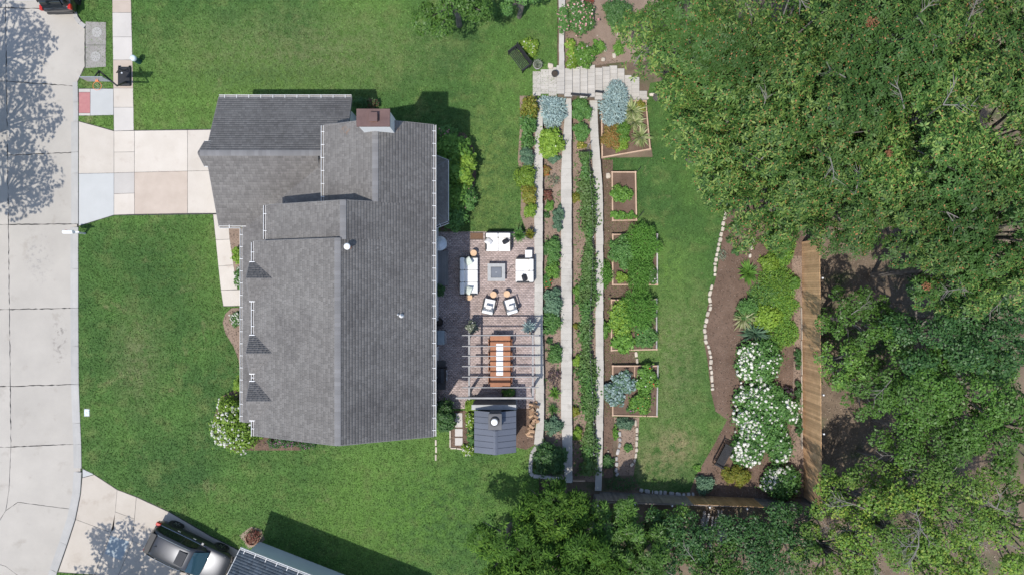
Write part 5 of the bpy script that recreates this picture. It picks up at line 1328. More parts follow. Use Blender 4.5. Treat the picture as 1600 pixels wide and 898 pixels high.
# chimney side and garden side of the house
S_('dark shrub in shadow beside the chimney','shrub',563,162,12,9,.9,'dshrub',.1,.5,2.2)
S_('reddish tipped shrub in the corner below the chimney shadow','shrub',581,163,10,8,.7,'dshrub',.1,.5,1.8,mat2='redl')
S_('pale pink hydrangea in the house shadow behind the green shrubs','shrub',700,209,16,11,1.2,'shrub',.12,.6,2,[('pink_f',22,.13)],name='flowering_shrub')
S_('large leafy green shrub at the top of the garden side bed','shrub',709,235,29,25,2.0,'veg',.17,.62,2.6)
S_('sunlit lime edged shrub bordering the lawn in the garden side bed','shrub',725,262,19,36,1.9,'limes',.16,.6,2.6)
S_('broad green shrub in the middle of the garden side bed','shrub',709,272,24,30,1.9,'veg',.17,.6,2.6)
S_('green shrub beside the low bay roof','shrub',710,306,20,27,2.0,'veg',.15,.6,2.5)
S_('pink tinged shrub at the lawn edge below the lime shrub','shrub',728,309,15,24,1.2,'shrub',.11,.5,2.2,[('pink_f',20,.09)])
S_('dark shrub at the patio end of the garden side bed','shrub',708,339,19,22,1.5,'shrub',.14,.6,2.4)
S_('large dark shrub at the rear corner of the house near the stepping stones','shrub',693,650,17,24,1.5,'dshrub',.14,.6,2.5)
S_('leafy green plant at the left foot of the pergola','shrub',738,632,11,10,.7,'limes',.14,.6,2)
S_('tall white flowering border plant between stepping stones and hut','shrub',734,655,7,14,.7,'limes',.1,.5,1.8,[(W,24,.08)],name='flowering_shrub')
S_('narrow leafy border plant along the hut wall','shrub',736,680,6,14,.6,'shrub',.1,.5,1.8,[('yellow_f',8,.07)],name='flowering_shrub')
S_('low white flowering clump at the lower corner of the hut','shrub',731,703,11,8,.4,'limes',.09,.5,1.8,[(W,34,.08)],name='flowering_shrub')
# hedge bed beside the first wall
for a in (('loose olive green shrub at the landing end of the hedge row',828,168,12,18,1.1,'yellowg','feather',.14),('second loose shrub of the hedge row, dark and airy',826,193,12,18,1.0,'shrub','feather',.14),
          ('thin shrub beside the bare patch in the hedge row',824,220,10,13,.8,'shrub','feather',.13),('blue green shrub halfway down the hedge row',823,247,11,15,.8,'blueg','leaf',.1),
          ('lime green shrub spreading onto the lawn from the hedge row',821,276,16,17,.9,'limes','leaf',.12),('yellow and orange flecked shrub of the hedge row',827,304,12,16,.8,'yellowg','leaf',.12),('small green shrub ending the hedge row above the pots',829,329,9,12,.7,'limes','leaf',.11)):
    S_(a[0],'shrub',a[1],a[2],a[3],a[4],a[5],a[6],a[8],.45,1.7 if a[7]=='feather' else 2.0,style=a[7])
# upper terrace
S_('silver blue feathery bush at the top of the upper terrace','shrub',862,173,21,26,.9,'silver',.17,.28,3.2,style='feather')
S_('round bright yellow green bush in the upper terrace','shrub',860,223,20,23,1.0,'limes',.14,.62,2.8,[(W,2,.12)],lump=.12)
S_('dark green tuft under the round bright bush','shrub',865,247,11,8,.5,'blueg',.1,.5,2)
S_('small red orange plant in the upper terrace','shrub',853,267,7,8,.4,'orangel',.09,.5,1.8,[('red_f',9,.07)])
S_('small grey plant beside the red one in the upper terrace','shrub',866,281,8,8,.3,'sagey',.08,.4,1.2,style='feather')
S_('dark red leaved plant in the upper terrace','shrub',856,305,8,9,.4,'redl',.1,.5,1.8)
S_('small fresh green plant under the dark red one','shrub',859,321,8,7,.35,'veg',.1,.5,1.8)
S_('flat green patch in the upper terrace','shrub',854,336,6,5,.2,'dshrub',.07,.5,1.6)
S_('blue green bush leaning on the middle wall','shrub',872,342,9,26,.6,'blueg',.1,.5,2)
S_('white edged green bush by the patio wall sofa','shrub',853,389,7,8,.5,'dshrub',.1,.5,1.8)
S_('tall green bush opposite the wall side sofa','shrub',864,392,12,28,.7,'shrub',.11,.5,2.2)
S_('green bush below the tall one in the upper terrace','shrub',864,420,10,14,.6,'veg',.11,.5,2)
S_('red flowering plant in the middle of the upper terrace','shrub',855,440,8,11,.45,'shrub',.09,.5,1.6,[('red_f',12,.07)],name='flowering_shrub')
S_('big blue green bush opposite the armchairs','shrub',863,472,14,24,.7,'blueg',.13,.55,2.4)
S_('dense green bush opposite the pergola corner','shrub',861,503,13,20,.7,'shrub',.12,.55,2.3)
S_('little dark sprig below the dense bush','shrub',858,532,6,5,.3,'dshrub',.08,.5,1.4)
S_('lone green bush in the pale mulch of the upper terrace','shrub',867,552,10,16,.6,'shrub',.12,.55,2.2)
S_('sparse purple stemmed plant in the upper terrace','shrub',866,588,11,12,.4,'purple',.09,.4,1.0,style='feather')
S_('grassy clump in the upper terrace beside the wood stack','grass clump',867,614,9,9,.4,'veg',.10,.5,1.4,style='spike',name='grass_clump')
S_('spiky green clump above the blue green mound','grass clump',864,640,8,8,.4,'shrub',.10,.5,1.2,style='spike',name='grass_clump')
S_('blue green mound above the big walled shrub','shrub',863,665,14,15,.6,'blueg',.12,.5,2.4,style='leaf')
S_('large dark green shrub enclosed by the curved wall end','shrub',858,716,24,24,1.2,'dshrub',.16,.55,2.5,style='rosette')
# middle terrace
S_('rounded dark bush at the top of the middle terrace','shrub',908,172,16,17,.8,'shrub',.11,.5,2.6,style='rosette')
S_('second rounded bush in the middle terrace','shrub',909,205,12,14,.7,'shrub',.11,.5,2.4,style='rosette')
S_('little yellow flowering plant in the middle terrace','shrub',908,227,8,6,.3,'yellowg',.08,.5,1.6,[('yellow_f',9,.06)],name='flowering_shrub')
S_('yellow tinged sprawling plant at the middle wall','shrub',900,309,8,7,.35,'yellowg',.09,.5,1.5)
S_('light green plant halfway down the middle terrace','shrub',902,456,7,11,.4,'veg',.1,.5,1.7)
S_('low trailing plant in the bare middle terrace','shrub',902,509,9,5,.25,'yellowg',.08,.5,1.3)
S_('yellow green upright plant in the middle terrace','shrub',901,563,6,10,.5,'limes',.1,.5,1.7)
S_('brownish green spreading plant on the middle wall','shrub',897,643,9,8,.4,'yellowg',.09,.5,1.6)
S_('lime green ball shaped plant in the shaded middle terrace','shrub',902,677,9,10,.45,'limes',.09,.5,2.4,lump=.1)
# vine row on its trellis
t = thing('vine_trellis','long row of climbing vines on a post and wire trellis beside the last wall','vine',PG(920,500))
def vx_(y): return 917+3*math.sin(y*.021)+ (y-250)*.004
for y in np.arange(232,746,47): p = PG(vx_(y)+3,y); MB().tube([p,p+V3(0,0,1.25)],.03,6).build('post',M['greywood'],t)
m = MB()
for z in (.5,1.15): m.tube([PG(vx_(y)+3,y)+V3(0,0,z) for y in np.arange(232,746,47)],.008,4)
m.build('wire',M['wire'],t)
rng = np.random.default_rng(77); yy = rng.uniform(238,742,13000); wob = 11+4*np.sin(yy*.045)+3*np.sin(yy*.11+1)
dx = rng.normal(0,.42,len(yy))*wob*1.15; hh = .95*np.exp(-(dx/14)**2)*rng.uniform(.4,1.15,len(yy))
q = np.array([list(P(vx_(y)+d_,y,-1.0+h_)) for y,d_,h_ in zip(yy,dx,hh)])
V,Fv = kites(q,rng.normal(0,.5,(len(q),3))+np.array([0,0,1]),rng.uniform(.09,.2,len(q)),.7,rng); put('vine_leaves',np_mesh('vine_leaves',V-np.array(t.location),Fv),M['vine'],t)
# first raised bed
B0 = -1.27
S_('silver blue feathery bush hanging over the first raised bed','shrub',961,160,19,30,.9,'silver',.17,.28,3.0,style='feather',base=B0)
S_('cream striped sword leaves at the top of the first raised bed','plant',988,172,16,14,.5,'varieg',.12,.5,2.0,style='spike',name='sword_plant',base=B0)
S_('cream striped sword leaves in the middle of the first raised bed','plant',992,190,14,12,.5,'varieg',.12,.5,1.8,style='spike',name='sword_plant',base=B0)
S_('cream striped sword leaves low in the first raised bed','plant',1001,213,12,13,.5,'varieg',.12,.5,2.0,style='spike',name='sword_plant',base=B0)
S_('dark leafy plant in the far top corner of the first raised bed','shrub',1000,166,9,8,.4,'yellowg',.09,.5,1.6,base=B0)
S_('orange tinged mound in the first raised bed','shrub',957,213,14,20,.5,'orangel',.09,.5,2.2,base=B0)
S_('bright green mound beside the orange one in the first raised bed','shrub',972,208,12,17,.5,'veg',.11,.55,2.2,base=B0)
S_('yellow green mound low in the first raised bed','shrub',970,224,12,10,.4,'limes',.1,.5,2.2,base=B0)
# second raised bed
S_('leafy vegetable plant in the middle of the narrow bed','vegetable',972,303,15,13,.45,'veg',.13,.6,1.5,name='vegetable_plant',base=B0)
for (x,l) in ((961,'left'),(972,'middle'),(987,'right')): S_(l+' lettuce at the lower end of the narrow bed','vegetable',x,337,7,6,.25,'veg',.13,.7,1.8,name='vegetable_plant',base=B0,stems=0)
# third
S_('bushy green crop filling the left of the third bed','vegetable',974,392,18,24,.6,'shrub',.12,.6,2.4,name='vegetable_plant',base=B0)
S_('feathery asparagus cloud over the top right of the third bed','vegetable',1006,379,22,24,1.1,'fern',.13,.12,4.5,style='feather',name='vegetable_plant',base=B0)
S_('feathery asparagus cloud low on the right of the third bed','vegetable',1002,420,18,26,1.0,'fern',.13,.12,4.5,style='feather',name='vegetable_plant',base=B0)
S_('yellow green sprout in the lower left of the third bed','vegetable',972,434,10,8,.35,'limes',.11,.6,1.8,name='vegetable_plant',base=B0)
S_('white dotted flowers at the lower right of the third bed','flowers',1016,430,10,14,.4,'shrub',.09,.5,1.2,[(W,9,.08)],name='flower_clump',base=B0)
S_('feathery plume spilling over the last wall beside the third bed','shrub',945,428,11,18,.8,'fern',.13,.14,4,style='feather')
S_('orange fruited plant on the right of the third bed','vegetable',1000,402,10,10,.5,'veg',.1,.5,1.6,[('red_f',8,.06)],name='vegetable_plant',base=B0)
# fourth
S_('bright green leafy crop filling the left of the fourth bed','vegetable',972,503,17,30,.5,'limes',.13,.65,2.6,name='vegetable_plant',base=B0,mat2='veg')
S_('large green leaves at the lower left of the fourth bed','vegetable',975,534,16,14,.5,'veg',.18,.7,2.2,name='vegetable_plant',base=B0)
S_('feathery dill cloud over the top of the fourth bed','vegetable',1000,484,22,26,1.1,'fern',.13,.12,5,style='feather',name='vegetable_plant',base=B0)
S_('pink and white flowers on the right of the fourth bed','flowers',1008,522,16,22,.5,'shrub',.1,.55,2,[('pink_f',12,.09),('red_f',8,.08),(W,8,.09)],name='flower_clump',base=B0)
S_('red flowering plant in the upper right of the fourth bed','flowers',1018,486,9,10,.4,'shrub',.1,.5,1.5,[('red_f',7,.09)],name='flower_clump',base=B0)
S_('green plant spilling onto the last wall beside the fourth bed','shrub',945,513,10,14,.5,'veg',.13,.6,2)
# fifth
for (x,y,l) in ((961,614,'left'),(976,600,'right')):
    S_(l+' blue green cabbage like plant in the divided bed','vegetable',x,y,15,15,.45,'silver' if l=='none' else 'blueg',.22,.6,2.2,style='rosette',name='vegetable_plant',base=B0,lump=.1,mat2='silver')
S_('zinnias with white and red blooms in the divided bed','flowers',1010,592,15,20,.6,'veg',.13,.6,2.2,[(W,16,.09),('red_f',9,.09)],name='flower_clump',base=B0)
S_('green zinnias with a few orange blooms low in the divided bed','flowers',1003,627,14,18,.55,'veg',.13,.6,2.2,[('red_f',7,.08),('yellow_f',5,.08)],name='flower_clump',base=B0)
S_('magenta flowers at the bottom of the divided bed','flowers',985,641,6,5,.3,'shrub',.09,.5,1.3,[('mauve_f',9,.08)],name='flower_clump',base=B0)
S_('grey green plant just below the divided bed','shrub',976,661,15,9,.4,'blueg',.1,.5,1.9)
S_('small green plant in the stone edged bed','shrub',982,699,7,6,.3,'shrub',.1,.5,1.8)
S_('narrow grassy plant along the stone edged bed','shrub',962,676,4,13,.3,'veg',.09,.4,1.8)
S_('dark low plants at the foot of the bed path','shrub',950,722,9,12,.4,'dshrub',.1,.5,1.8)
S_('scrubby brown green plants by the weathered fence','shrub',975,756,22,10,.5,'dshrub',.09,.4,1.3,style='feather')
S_('dark shrub below the lawn by the fence','shrub',1100,757,15,13,.6,'blueg',.12,.5,2.2)
S_('small bright plant at the bare edge of the lawn','shrub',1089,730,6,6,.2,'veg',.09,.5,1.6)
S_('yellow green spreading shrub below the metal bench','shrub',1152,742,23,14,.6,'yellowg',.12,.4,2.2,style='rosette')
# mulch garden and roses
S_('low green sprig alone in the mulch','shrub',1150,393,6,6,.25,'dshrub',.09,.5,1.5)
S_('pale sprig near the stone border in the mulch','shrub',1129,398,6,8,.2,'sagey',.09,.4,1.2,style='feather')
S_('sword leaved plant alone in the mulch beside two stones','plant',1170,427,12,15,.5,'veg',.14,.5,2.2,style='spike',name='sword_plant')
S_('lime green mound at the top of the ground cover','shrub',1203,375,12,11,.5,'limes',.12,.6,2.4)
S_('larger lime green mound halfway up the ground cover','shrub',1203,411,14,14,.5,'limes',.12,.6,2.4)
S_('small green plant near the cedar fence','shrub',1242,443,8,10,.5,'veg',.12,.5,1.8)
S_('dark green hosta clump on the mulch edge','shrub',1168,482,14,18,.6,'shrub',.2,.35,2.4,style='rosette')
S_('cream striped sword clump on the mulch edge','plant',1163,497,15,17,.6,'varieg',.10,.5,1.6,style='spike',name='sword_plant')
S_('bright leafy clump with one white bloom above the roses','shrub',1200,497,22,18,.6,'limes',.14,.6,2.2,[(W,1,.16)])
S_('blue green sword clump above the white roses','plant',1180,521,20,14,.6,'blueg',.10,.5,2.0,style='spike',name='sword_plant')
for i,(x,y,rx,ry,l) in enumerate(((1222,388,19,28,'uppermost'),(1214,440,28,27,'middle'),(1220,476,26,27,'lower'),(1218,518,26,25,'lowest'),(1194,462,24,19,'mulch side'))):
    S_(l+' patch of the grassy green ground cover along the fence bed','ground cover',x,y,rx,ry,.35,'veg' if i!=4 else 'shrub',.14,.28,2.6,style='feather',name='ground_cover',stems=0,mat2='limes')
rb = [(1187,566,38,36,'topmost white rose bush beside the cedar fence',(-.6,0)),(1190,622,44,26,'white rose bush behind the topmost one, narrow',(-.5,.3)),(1187,668,46,42,'largest white rose bush, heart of the row',(-.8,-.1)),(1228,640,22,26,'small white rose bush closest to the fence',(.3,.2)),
      (1218,700,22,26,'loose rose bush on the fence side of the largest one',(0,-.3)),(1170,705,26,26,'white rose bush just right of the metal bench',(-.8,-.3)),(1222,753,34,27,'lowest white rose bush in the garden corner',(-.6,.5))]
for x,y,rx,ry,l,sd in rb: S_(l,'rose bush',x,y,rx,ry,1.1,'shrub',.14,.6,2.4,[(W,int(rx*ry*.5),.19,sd),(W,int(rx*ry*.04),.15)],name='rose_bush',lump=.28)
S_('dark purple leaved shrub between the roses and the fence','shrub',1232,614,10,10,.6,'purple',.11,.5,2)
for (x,y,l) in ((1247,560,'upper'),(1247,610,'middle'),(1248,665,'lower')): S_(l+' scrambling green plant at the foot of the cedar fence','shrub',x,y,5,18,.5,'dshrub',.1,.5,1.7)
# rock garden
S_('large pink rose bush at the top of the rock garden','rose bush',903,24,28,28,.9,'shrub',.11,.5,2.2,[('pink_f',130,.11),(W,30,.1)],name='rose_bush')
S_('pink tipped bush on the lawn edge of the rock garden','rose bush',880,32,9,22,.7,'shrub',.1,.5,1.8,[('pink_f',30,.09)],name='rose_bush')
S_('green and white flowering clump low in the rock garden','shrub',912,85,20,18,.6,'veg',.12,.55,2,[(W,12,.08),('pink_f',8,.09)],name='flowering_shrub')
S_('yellow flowering plant beside the pale stone strip','shrub',891,75,9,14,.5,'limes',.1,.5,1.7,[('yellow_f',8,.08),('pink_f',6,.1)],name='flowering_shrub')
S_('low white dotted clump by the paver landing edge','shrub',893,98,10,9,.4,'limes',.1,.5,1.7,[(W,10,.07)],name='flowering_shrub')
S_('green plant between the pale stones','shrub',934,73,10,13,.4,'veg',.11,.55,2)
S_('dark green shrub under the oak edge in the rock garden','shrub',965,20,24,22,.9,'dshrub',.11,.5,2.2)
S_('green shrub with white specks in the rock garden','shrub',958,32,10,12,.5,'shrub',.1,.5,1.8,[(W,6,.06)])
S_('small green plant right of the tall pale stone','shrub',966,75,9,11,.35,'veg',.1,.5,1.6)
S_('red flowering plant at the top of the rock garden','shrub',919,6,8,12,.6,'redl',.1,.5,1.5,[('red_f',8,.1)],name='flowering_shrub')
S_('yellow green flower clump beside the black bench','flowers',827,73,17,13,.5,'limes',.12,.6,2.4,[(W,18,.1),('yellow_f',6,.1)],name='flower_clump')
# in the pots
def potplant(k,label,mat,r,h,style='leaf',leaf=.1,asp=.5,cov=2,bl=None):
    o = PT[k]; z0 = o.location.z+.38 if k in 'abefg' else o.location.z+.55
    c = o.location; s = F/(H-z0-h*.5); px_,py_ = 800+c.x*s,449-c.y*s
    S_(label,'potted plant',px_,py_,r,r,h,mat,leaf,asp,cov,bl,style=style,name='potted_plant',base=z0)
potplant('a','green trailing plant growing in the grey ringed pot','shrub',9,.35,'spike',.14)
potplant('b','brown twiggy plant in the dark pot against the wall','yellowg',7,.3,'spike',.1)
potplant('c','pale silvery plant in the left pergola pot','sagey',9,.5,'leaf',.13,.5,1.4,[(W,10,.08)])
potplant('d','pale silvery plant in the right pergola pot','silver',9,.5,'spike',.16,.5,1.2)
potplant('e','leafy plant in the shaded pot beside the landing','dshrub',9,.4,'leaf',.12)
potplant('g','small grey plant in the stone pot beside the bench','sagey',6,.2,'spike',.14)
p = P(795,613); t = thing('trough_planter','low timber trough of green plants at the foot of the pergola','planter',(p.x,p.y,.022))
for (x0,x1,y0,y1) in ((-.42,.42,-.22,-.19),(-.42,.42,.19,.22),(-.42,-.39,-.19,.19),(.39,.42,-.19,.19)): MB().box(x0,x1,y0,y1,0,.3).build('board',M['greydeck'],t,local=True)
MB().box(-.389,.389,-.189,.189,.0,.25).build('potting_soil',M['potsoil'],t,local=True)
S_('green plants filling the trough at the foot of the pergola','plant',795,613,11,6,.35,'veg',.11,.5,2.2,[('yellow_f',5,.06)],name='flower_clump',base=.27)
p = P(395,840); t = thing('rusty_ring_planter','rusty ring planter of twigs at the corner of the neighbour building','planter',(p.x,p.y,0))
MB().lathe([(.36,0),(.38,.18),(.34,.18),(.33,.03)],(0,0,0),20,False,False).build('ring',M['rust'],t,local=True); MB().lathe([(.33,.04),(.1,.06)],(0,0,0),16).build('potting_soil',M['bedsoil'],t,local=True)
S_('dark red twiggy plant in the rusty ring planter','shrub',395,839,10,10,.4,'redl',.1,.4,1.6,style='feather',base=.08)
bed_ = struct(MB().prism(wp([(374,836),(392,822),(408,826),(414,842),(404,852),(388,856)]),-.02,.008).build('bare_earth',M['litter']))

# ================================================================ TREES
def tree(label,px,py,ztop,R,zb,style,mat,seed,n=None,clumps=22,leaf=.3,name='tree',flat=.55,bare=0,group=None,bud=False,ctrl=.8,limb=.09,zlow=None,dead=0,wells_n=0):
    """crown centre seen at photo pixel (px,py) with top at ztop; R metres"""
    rng = np.random.default_rng(seed); hgt = ztop-zb
    c = P(px,py,zb+hgt*ctrl); base = Vector((c.x,c.y,zt(c.x,c.y) if zb is None else zb))
    t = thing(name,label,'tree',base,0,group)
    zl = hgt*(flat if zlow is None else zlow); CL = []
    for i in range(clumps):
        r = R*math.sqrt((i+.5)/clumps)*.86; a = i*2.39996+rng.uniform(-.35,.35); z = zl+(hgt-zl)*math.sqrt(max(0,1-(r/R)**2*.9))*rng.uniform(.60,1.04)
        CL.append((r*math.cos(a)*rng.uniform(.9,1.1),r*math.sin(a)*rng.uniform(.9,1.1),z,R*rng.uniform(.17,.30)))
    n = n or int(R*R*240); per = np.array([q[3]**2 for q in CL]); per = (per/per.sum()*n).astype(int)+1
    cs,ns = [],[]; wells = set(rng.choice(clumps,wells_n,replace=False).tolist()) if wells_n else set()
    for ci,((x,y,z,r),k) in enumerate(zip(CL,per)):
        if ci in wells: k = max(2,k//12)
        d = dome_pts(k,rng,-.25); lf = lumps(rng,4); f = rng.uniform(.45,1.08,k)**.5*(1+.35*lf(d*1.7))
        cs.append(d*f[:,None]*np.array([r,r,r*.85])+np.array([x,y,z-r*.4])); ns.append(d*.7+np.array([0,0,.8])+rng.normal(0,.3,(k,3)))
    cs,ns = np.vstack(cs),np.vstack(ns)
    if style == 'oak': V,Fv = rosettes(cs,ns,leaf,.34,7,rng,.05,.28)
    elif style == 'fern': V,Fv = rosettes(cs,ns,leaf,.26,8,rng,.12,.22)
    else: V,Fv = kites(cs,ns+rng.normal(0,.4,cs.shape),leaf*rng.uniform(.6,1.25,len(cs)),.58,rng)
    put('crown',np_mesh('crown',V,Fv),M[mat],t)
    if bud:
        k = rng.choice(len(cs),int(len(cs)*.5),replace=False); V,Fv = kites(cs[k]+np.array([0,0,.05]),ns[k],rng.uniform(.06,.12,len(k)),.6,rng); put('new_growth',np_mesh('new_growth',V,Fv),M['oakbud'],t,kind='stuff')
    for i in range(dead):
        j = rng.integers(len(CL)); x,y,z,r = CL[j]; q = np.array([x,y,z+r*.30])+rng.normal(0,.08,(14,3))*np.array([1.2,1.2,.5])
        V,Fv = rosettes(q,rng.normal(0,.4,(14,3))+np.array([0,0,1]),.16,.4,4,rng); put('dead_cluster',np_mesh('dead_cluster',V,Fv),M['oakdead'],t)
    m = MB(); tr = max(.12,R*.06); top = zl+(hgt-zl)*.55
    m.tube([(0,0,-.1),(rng.normal(0,.1),rng.normal(0,.1),hgt*.3),(rng.normal(0,.25),rng.normal(0,.25),top)],[tr*1.25,tr,tr*.45],8); m.build('trunk',M['bark'],t,local=True)
    m = MB()
    for x,y,z,r in CL: m.tube([(0,0,hgt*rng.uniform(.3,.5)),(x*.45,y*.45,z*.8),(x,y,z-.1)],[limb,limb*.6,limb*.2],5)
    m.build('limbs',M['bark'],t,local=True)
    for i in range(bare):
        j = list(wells)[i%len(wells)] if wells else rng.integers(len(CL)); x,y,z,r = CL[j]; m = MB(); a = rng.uniform(0,2*PI); L = rng.uniform(.8,1.7)
        s0 = V3(x,y,z+r*.05); d = V3(math.cos(a),math.sin(a),rng.uniform(-.02,.22)); e = s0+d*L; m.tube([s0,s0.lerp(e,.5)+V3(0,0,.08),e],[.028,.02,.008],5)
        for k in range(7):
            f = rng.uniform(.3,.95); b2 = s0.lerp(e,f); a2 = a+rng.choice((-1,1))*rng.uniform(.4,.9); m.tube([b2,b2+V3(math.cos(a2),math.sin(a2),rng.uniform(-.1,.25))*rng.uniform(.3,.7)],[.013,.005],4)
        m.build('bare_branch',M['twig'],t,local=True)
    return t
OG = 'oaks along the top right'
oaks = [(1085,75,9,3.8,'leftmost oak overhanging the rock garden'),(1225,70,10.5,4.2,'second oak from the left along the top edge'),(1375,55,10.5,4.2,'third oak along the top edge with bare twigs'),(1520,70,10.5,4.2,'oak filling the top right corner'),
        (1150,195,9,3.9,'oak overhanging the top of the back lawn'),(1290,195,10.5,4.2,'oak in the middle of the upper wood'),(1440,200,10.5,4.2,'oak right of the middle one in the upper wood'),(1575,215,10,4.0,'oak at the right edge of the upper wood'),
        (1205,288,8,3.4,'oak reaching over the mulch garden'),(1325,296,9,3.6,'oak above the end of the cedar fence'),(1455,306,9.5,3.7,'oak above the dark clearing'),(1572,360,9.5,3.8,'lower right oak with big leaf stars'),(1500,425,8,2.4,'small oak hanging low beside the dark clearing')]
for i,(x,y,h_,R,l) in enumerate(oaks):
    c = P(x,y,h_*.8); zb = zt(c.x,c.y); tree(l,x,y,h_,R,zb,'oak','oak',300+i,n=int(R*R*190),clumps=28,leaf=.235,name='oak_tree',flat=.55,bare=5,group=OG,bud=True,dead=1,wells_n=4)
LG = 'honey locusts below the fence'
loc = [(800,858,5.0,2.5,'leftmost honey locust at the bottom next to the open lawn'),(862,806,4.2,2.1,'honey locust nearest the curved wall end'),(885,872,5.2,2.5,'honey locust in the middle of the bottom edge'),(955,848,3.4,2.2,'honey locust below the bottom of the terraces'),
       (845,915,5.2,2.4,'honey locust cut by the bottom edge'),(1000,890,3.6,2.4,'dark locust at the bottom edge below the fence'),(925,905,4.4,2.2,'small honey locust filling the bottom edge')]
for i,(x,y,h_,R,l) in enumerate(loc):
    c = P(x,y,h_*.8); zb = zt(c.x,c.y); tree(l,x,y,h_,R,zb,'fern','locust' if i not in (3,5) else 'broad',340+i,n=int(R*R*150),clumps=17,leaf=.30,name='locust_tree',flat=.35,group=LG,wells_n=3)
oth = [(1060,852,2.2,2.2,'broad','darkl','dark green tree below the middle of the weathered fence',.16),(1045,825,1.6,1.4,'broad','bright','light green bush like tree against the outside of the weathered fence',.15),(1170,862,2.2,2.5,'broad','darkl','dark tree below the garden corner',.16),
       (1235,842,2.2,2.1,'broad','darkl','dark tree at the outer corner where the fences meet',.16),(1115,892,2.6,1.8,'broad','broad','green tree at the bottom edge right of the locusts',.16),
       (1350,498,5.0,1.9,'broad','broad','green tree with fresh tips in the clearing beside the cedar fence',.16),(1322,570,4.2,1.4,'broad','bright','sunny sapling with yellow tips close to the cedar fence',.15),(1365,610,4.5,1.7,'broad','broad','green sapling below the sunny one',.15),
       (1480,520,7,2.8,'broad','darkl','dark tree in the middle of the right hand wood',.17),(1575,520,7.5,2.8,'broad','darkl','dark tree at the right edge below the oaks',.17),(1440,600,6,2.4,'broad','broad','green tree beside the brown clearing',.17),
       (1530,620,6.5,2.8,'broad','broad','large green tree on the right below the dark ones',.17),(1600,680,6.5,2.5,'broad','broad','green tree cut by the right edge',.17),(1455,685,5.5,2.2,'broad','broad','green tree right of the dappled clearing',.16),
       (1335,785,4.2,2.1,'broad','elm','leaning twiggy tree at the outer fence corner',.16),(1400,840,6.5,2.6,'broad','elm','twiggy yellowing tree near the bottom right',.16),(1500,800,7,2.8,'broad','elm','tall twiggy tree with dead branches at the lower right',.16),(1590,830,6.5,2.6,'broad','elm','twiggy tree in the bottom right corner',.16),(1310,875,4.5,2.2,'broad','elm','yellow green tree at the bottom edge below the fence corner',.16),(1470,890,6,2.4,'broad','elm','twiggy tree cut by the bottom edge at the right',.16),(1420,740,5,1.8,'broad','elm','thin twiggy tree below the dappled clearing',.15)]
for i,(x,y,h_,R,st,mt,l,lf) in enumerate(oth):
    c = P(x,y,h_*.8); zb = zt(c.x,c.y); tree(l,x,y,h_+zb*.3,R*1.08,zb,st,mt,400+i,n=int(R*R*900),clumps=18,leaf=lf,name='tree',flat=.45,bare=11 if mt=='elm' else (1 if mt=='broad' else 0),group='mixed trees of the lower wood',wells_n=3 if mt=='elm' else 0)
tree('green tree reaching in from the top edge above the lawn',705,-22,6.5,2.5,0,'broad','broad',450,n=9000,clumps=22,leaf=.14,name='tree',flat=.4)
tree('small tree with grey trunk at the top edge near the rock garden',812,-15,4.5,1.2,0,'broad','shrub',451,n=1700,clumps=9,leaf=.13,name='small_tree',flat=.5)
# street trees beyond the left and bottom edges, known by the shade they throw
def shade_tree(label,sx,sy,R,ztop,seed,n):
    zc = ztop*.72; g = P(sx,sy); x,y = g.x-SHX*zc,g.y-SHY*zc; s = F/(H-ztop*.8)
    tree(label,800+x*s,449-y*s,ztop,R,0,'broad','broad',seed,n=int(n*.27),clumps=22,leaf=.26,name='street_tree',flat=.42,group='street trees beyond the frame')
shade_tree('street tree beyond the left edge shading the upper street slabs',15,70,2.6,7.5,460,5200)
shade_tree('street tree beyond the left edge shading the middle street slabs',18,175,2.9,7.5,461,6000)
shade_tree('street tree beyond the left edge shading the slabs facing the driveway',18,285,2.7,7.5,462,5200)
shade_tree('street tree beyond the bottom edge shading the neighbour driveway',190,880,2.9,7.0,463,7000)
shade_tree('second street tree beyond the bottom edge behind the parked suv',255,925,2.2,6.5,464,4200)

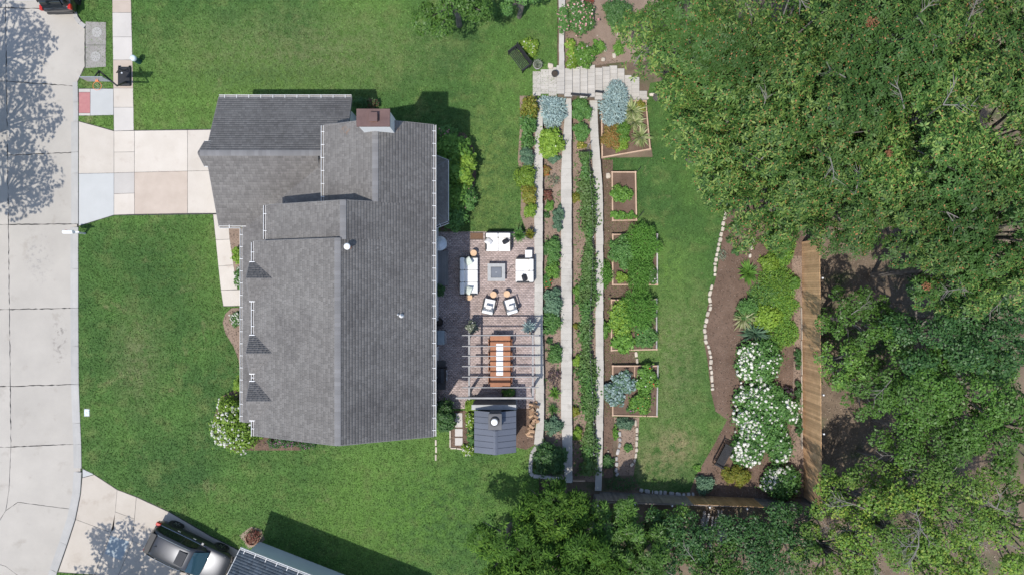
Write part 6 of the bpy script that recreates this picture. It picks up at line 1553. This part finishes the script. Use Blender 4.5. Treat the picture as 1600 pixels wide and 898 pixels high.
# leaning grey trunks in the clearing
for (a,b_,l) in (((1372,622),(1422,668),'leaning grey trunk above the dappled clearing'),((1287,750),(1352,776),'leaning grey trunk beside the lower end of the cedar fence')):
    A,B = PG(*a),PG(*b_); zA,zB = A.z+.15,B.z+2.2; A = P(*a,zA); B = P(*b_,zB); t = thing('leaning_trunk',l,'trunk',(A.x,A.y,zA-.15))
    MB().tube([A,A.lerp(B,.35)+V3(.05,.08,.1),A.lerp(B,.7)+V3(-.04,.05,0),B],[.17,.14,.12,.08],9).build('trunk',M['bark'],t,smooth=True)
    for f in (.5,.75): q = A.lerp(B,f); MB().tube([q,q+V3(.3,.5,.6),q+V3(.35,.9,1.0)],[.06,.04,.02],6).build('limb',M['bark'],t)

# seedlings and weeds in the terraces (nobody could count them)
rng = np.random.default_rng(91); X,Y = rng.uniform(848,934,1500),rng.uniform(160,748,1500); k = ((X < 876)|(X > 895)); q = [PG(x,y) for x,y in zip(X[k],Y[k])]
c = np.array([[p.x,p.y,p.z+.04] for p in q]); cl = lumps(rng,6)(c*.9); c = c[cl > -.05]
V,Fv = rosettes(c,rng.normal(0,.25,c.shape)+np.array([0,0,1]),.075,.5,5,rng); o = put('seedlings',np_mesh('seedlings',V,Fv),M['shrub'],kind='stuff'); o['label'] = 'tiny seedlings and weeds dotted over the terrace mulch'

# undergrowth in the wood: low leaves in drifts
rng = np.random.default_rng(92); n = 30000; X,Y = rng.uniform(17.9,31,n),rng.uniform(-17.5,3,n); q = np.stack([X,Y],1); A_ = rng.normal(size=(6,2))*.9; ph = rng.uniform(0,6,6); d = np.cos(q@A_.T+ph).sum(1)/6
k = (d > rng.uniform(.0,.45,n))&~((X < 22.6)&(Y > -12.2)&(Y < -6))&~((X > 18)&(X < 24)&(Y > -1.2)); X,Y,d = X[k],Y[k],d[k]; c = np.stack([X,Y,[zt(a,b_)+.08 for a,b_ in zip(X,Y)]+np.clip(d,0,1)*rng.uniform(.2,1.2,len(X))],1)
V,Fv = kites(c,rng.normal(0,.5,c.shape)+np.array([0,0,1]),rng.uniform(.08,.18,len(c)),.55,rng); o = put('undergrowth',np_mesh('undergrowth',V,Fv),M['broad'],kind='stuff'); o['label'] = 'low green undergrowth covering the floor of the lower wood'
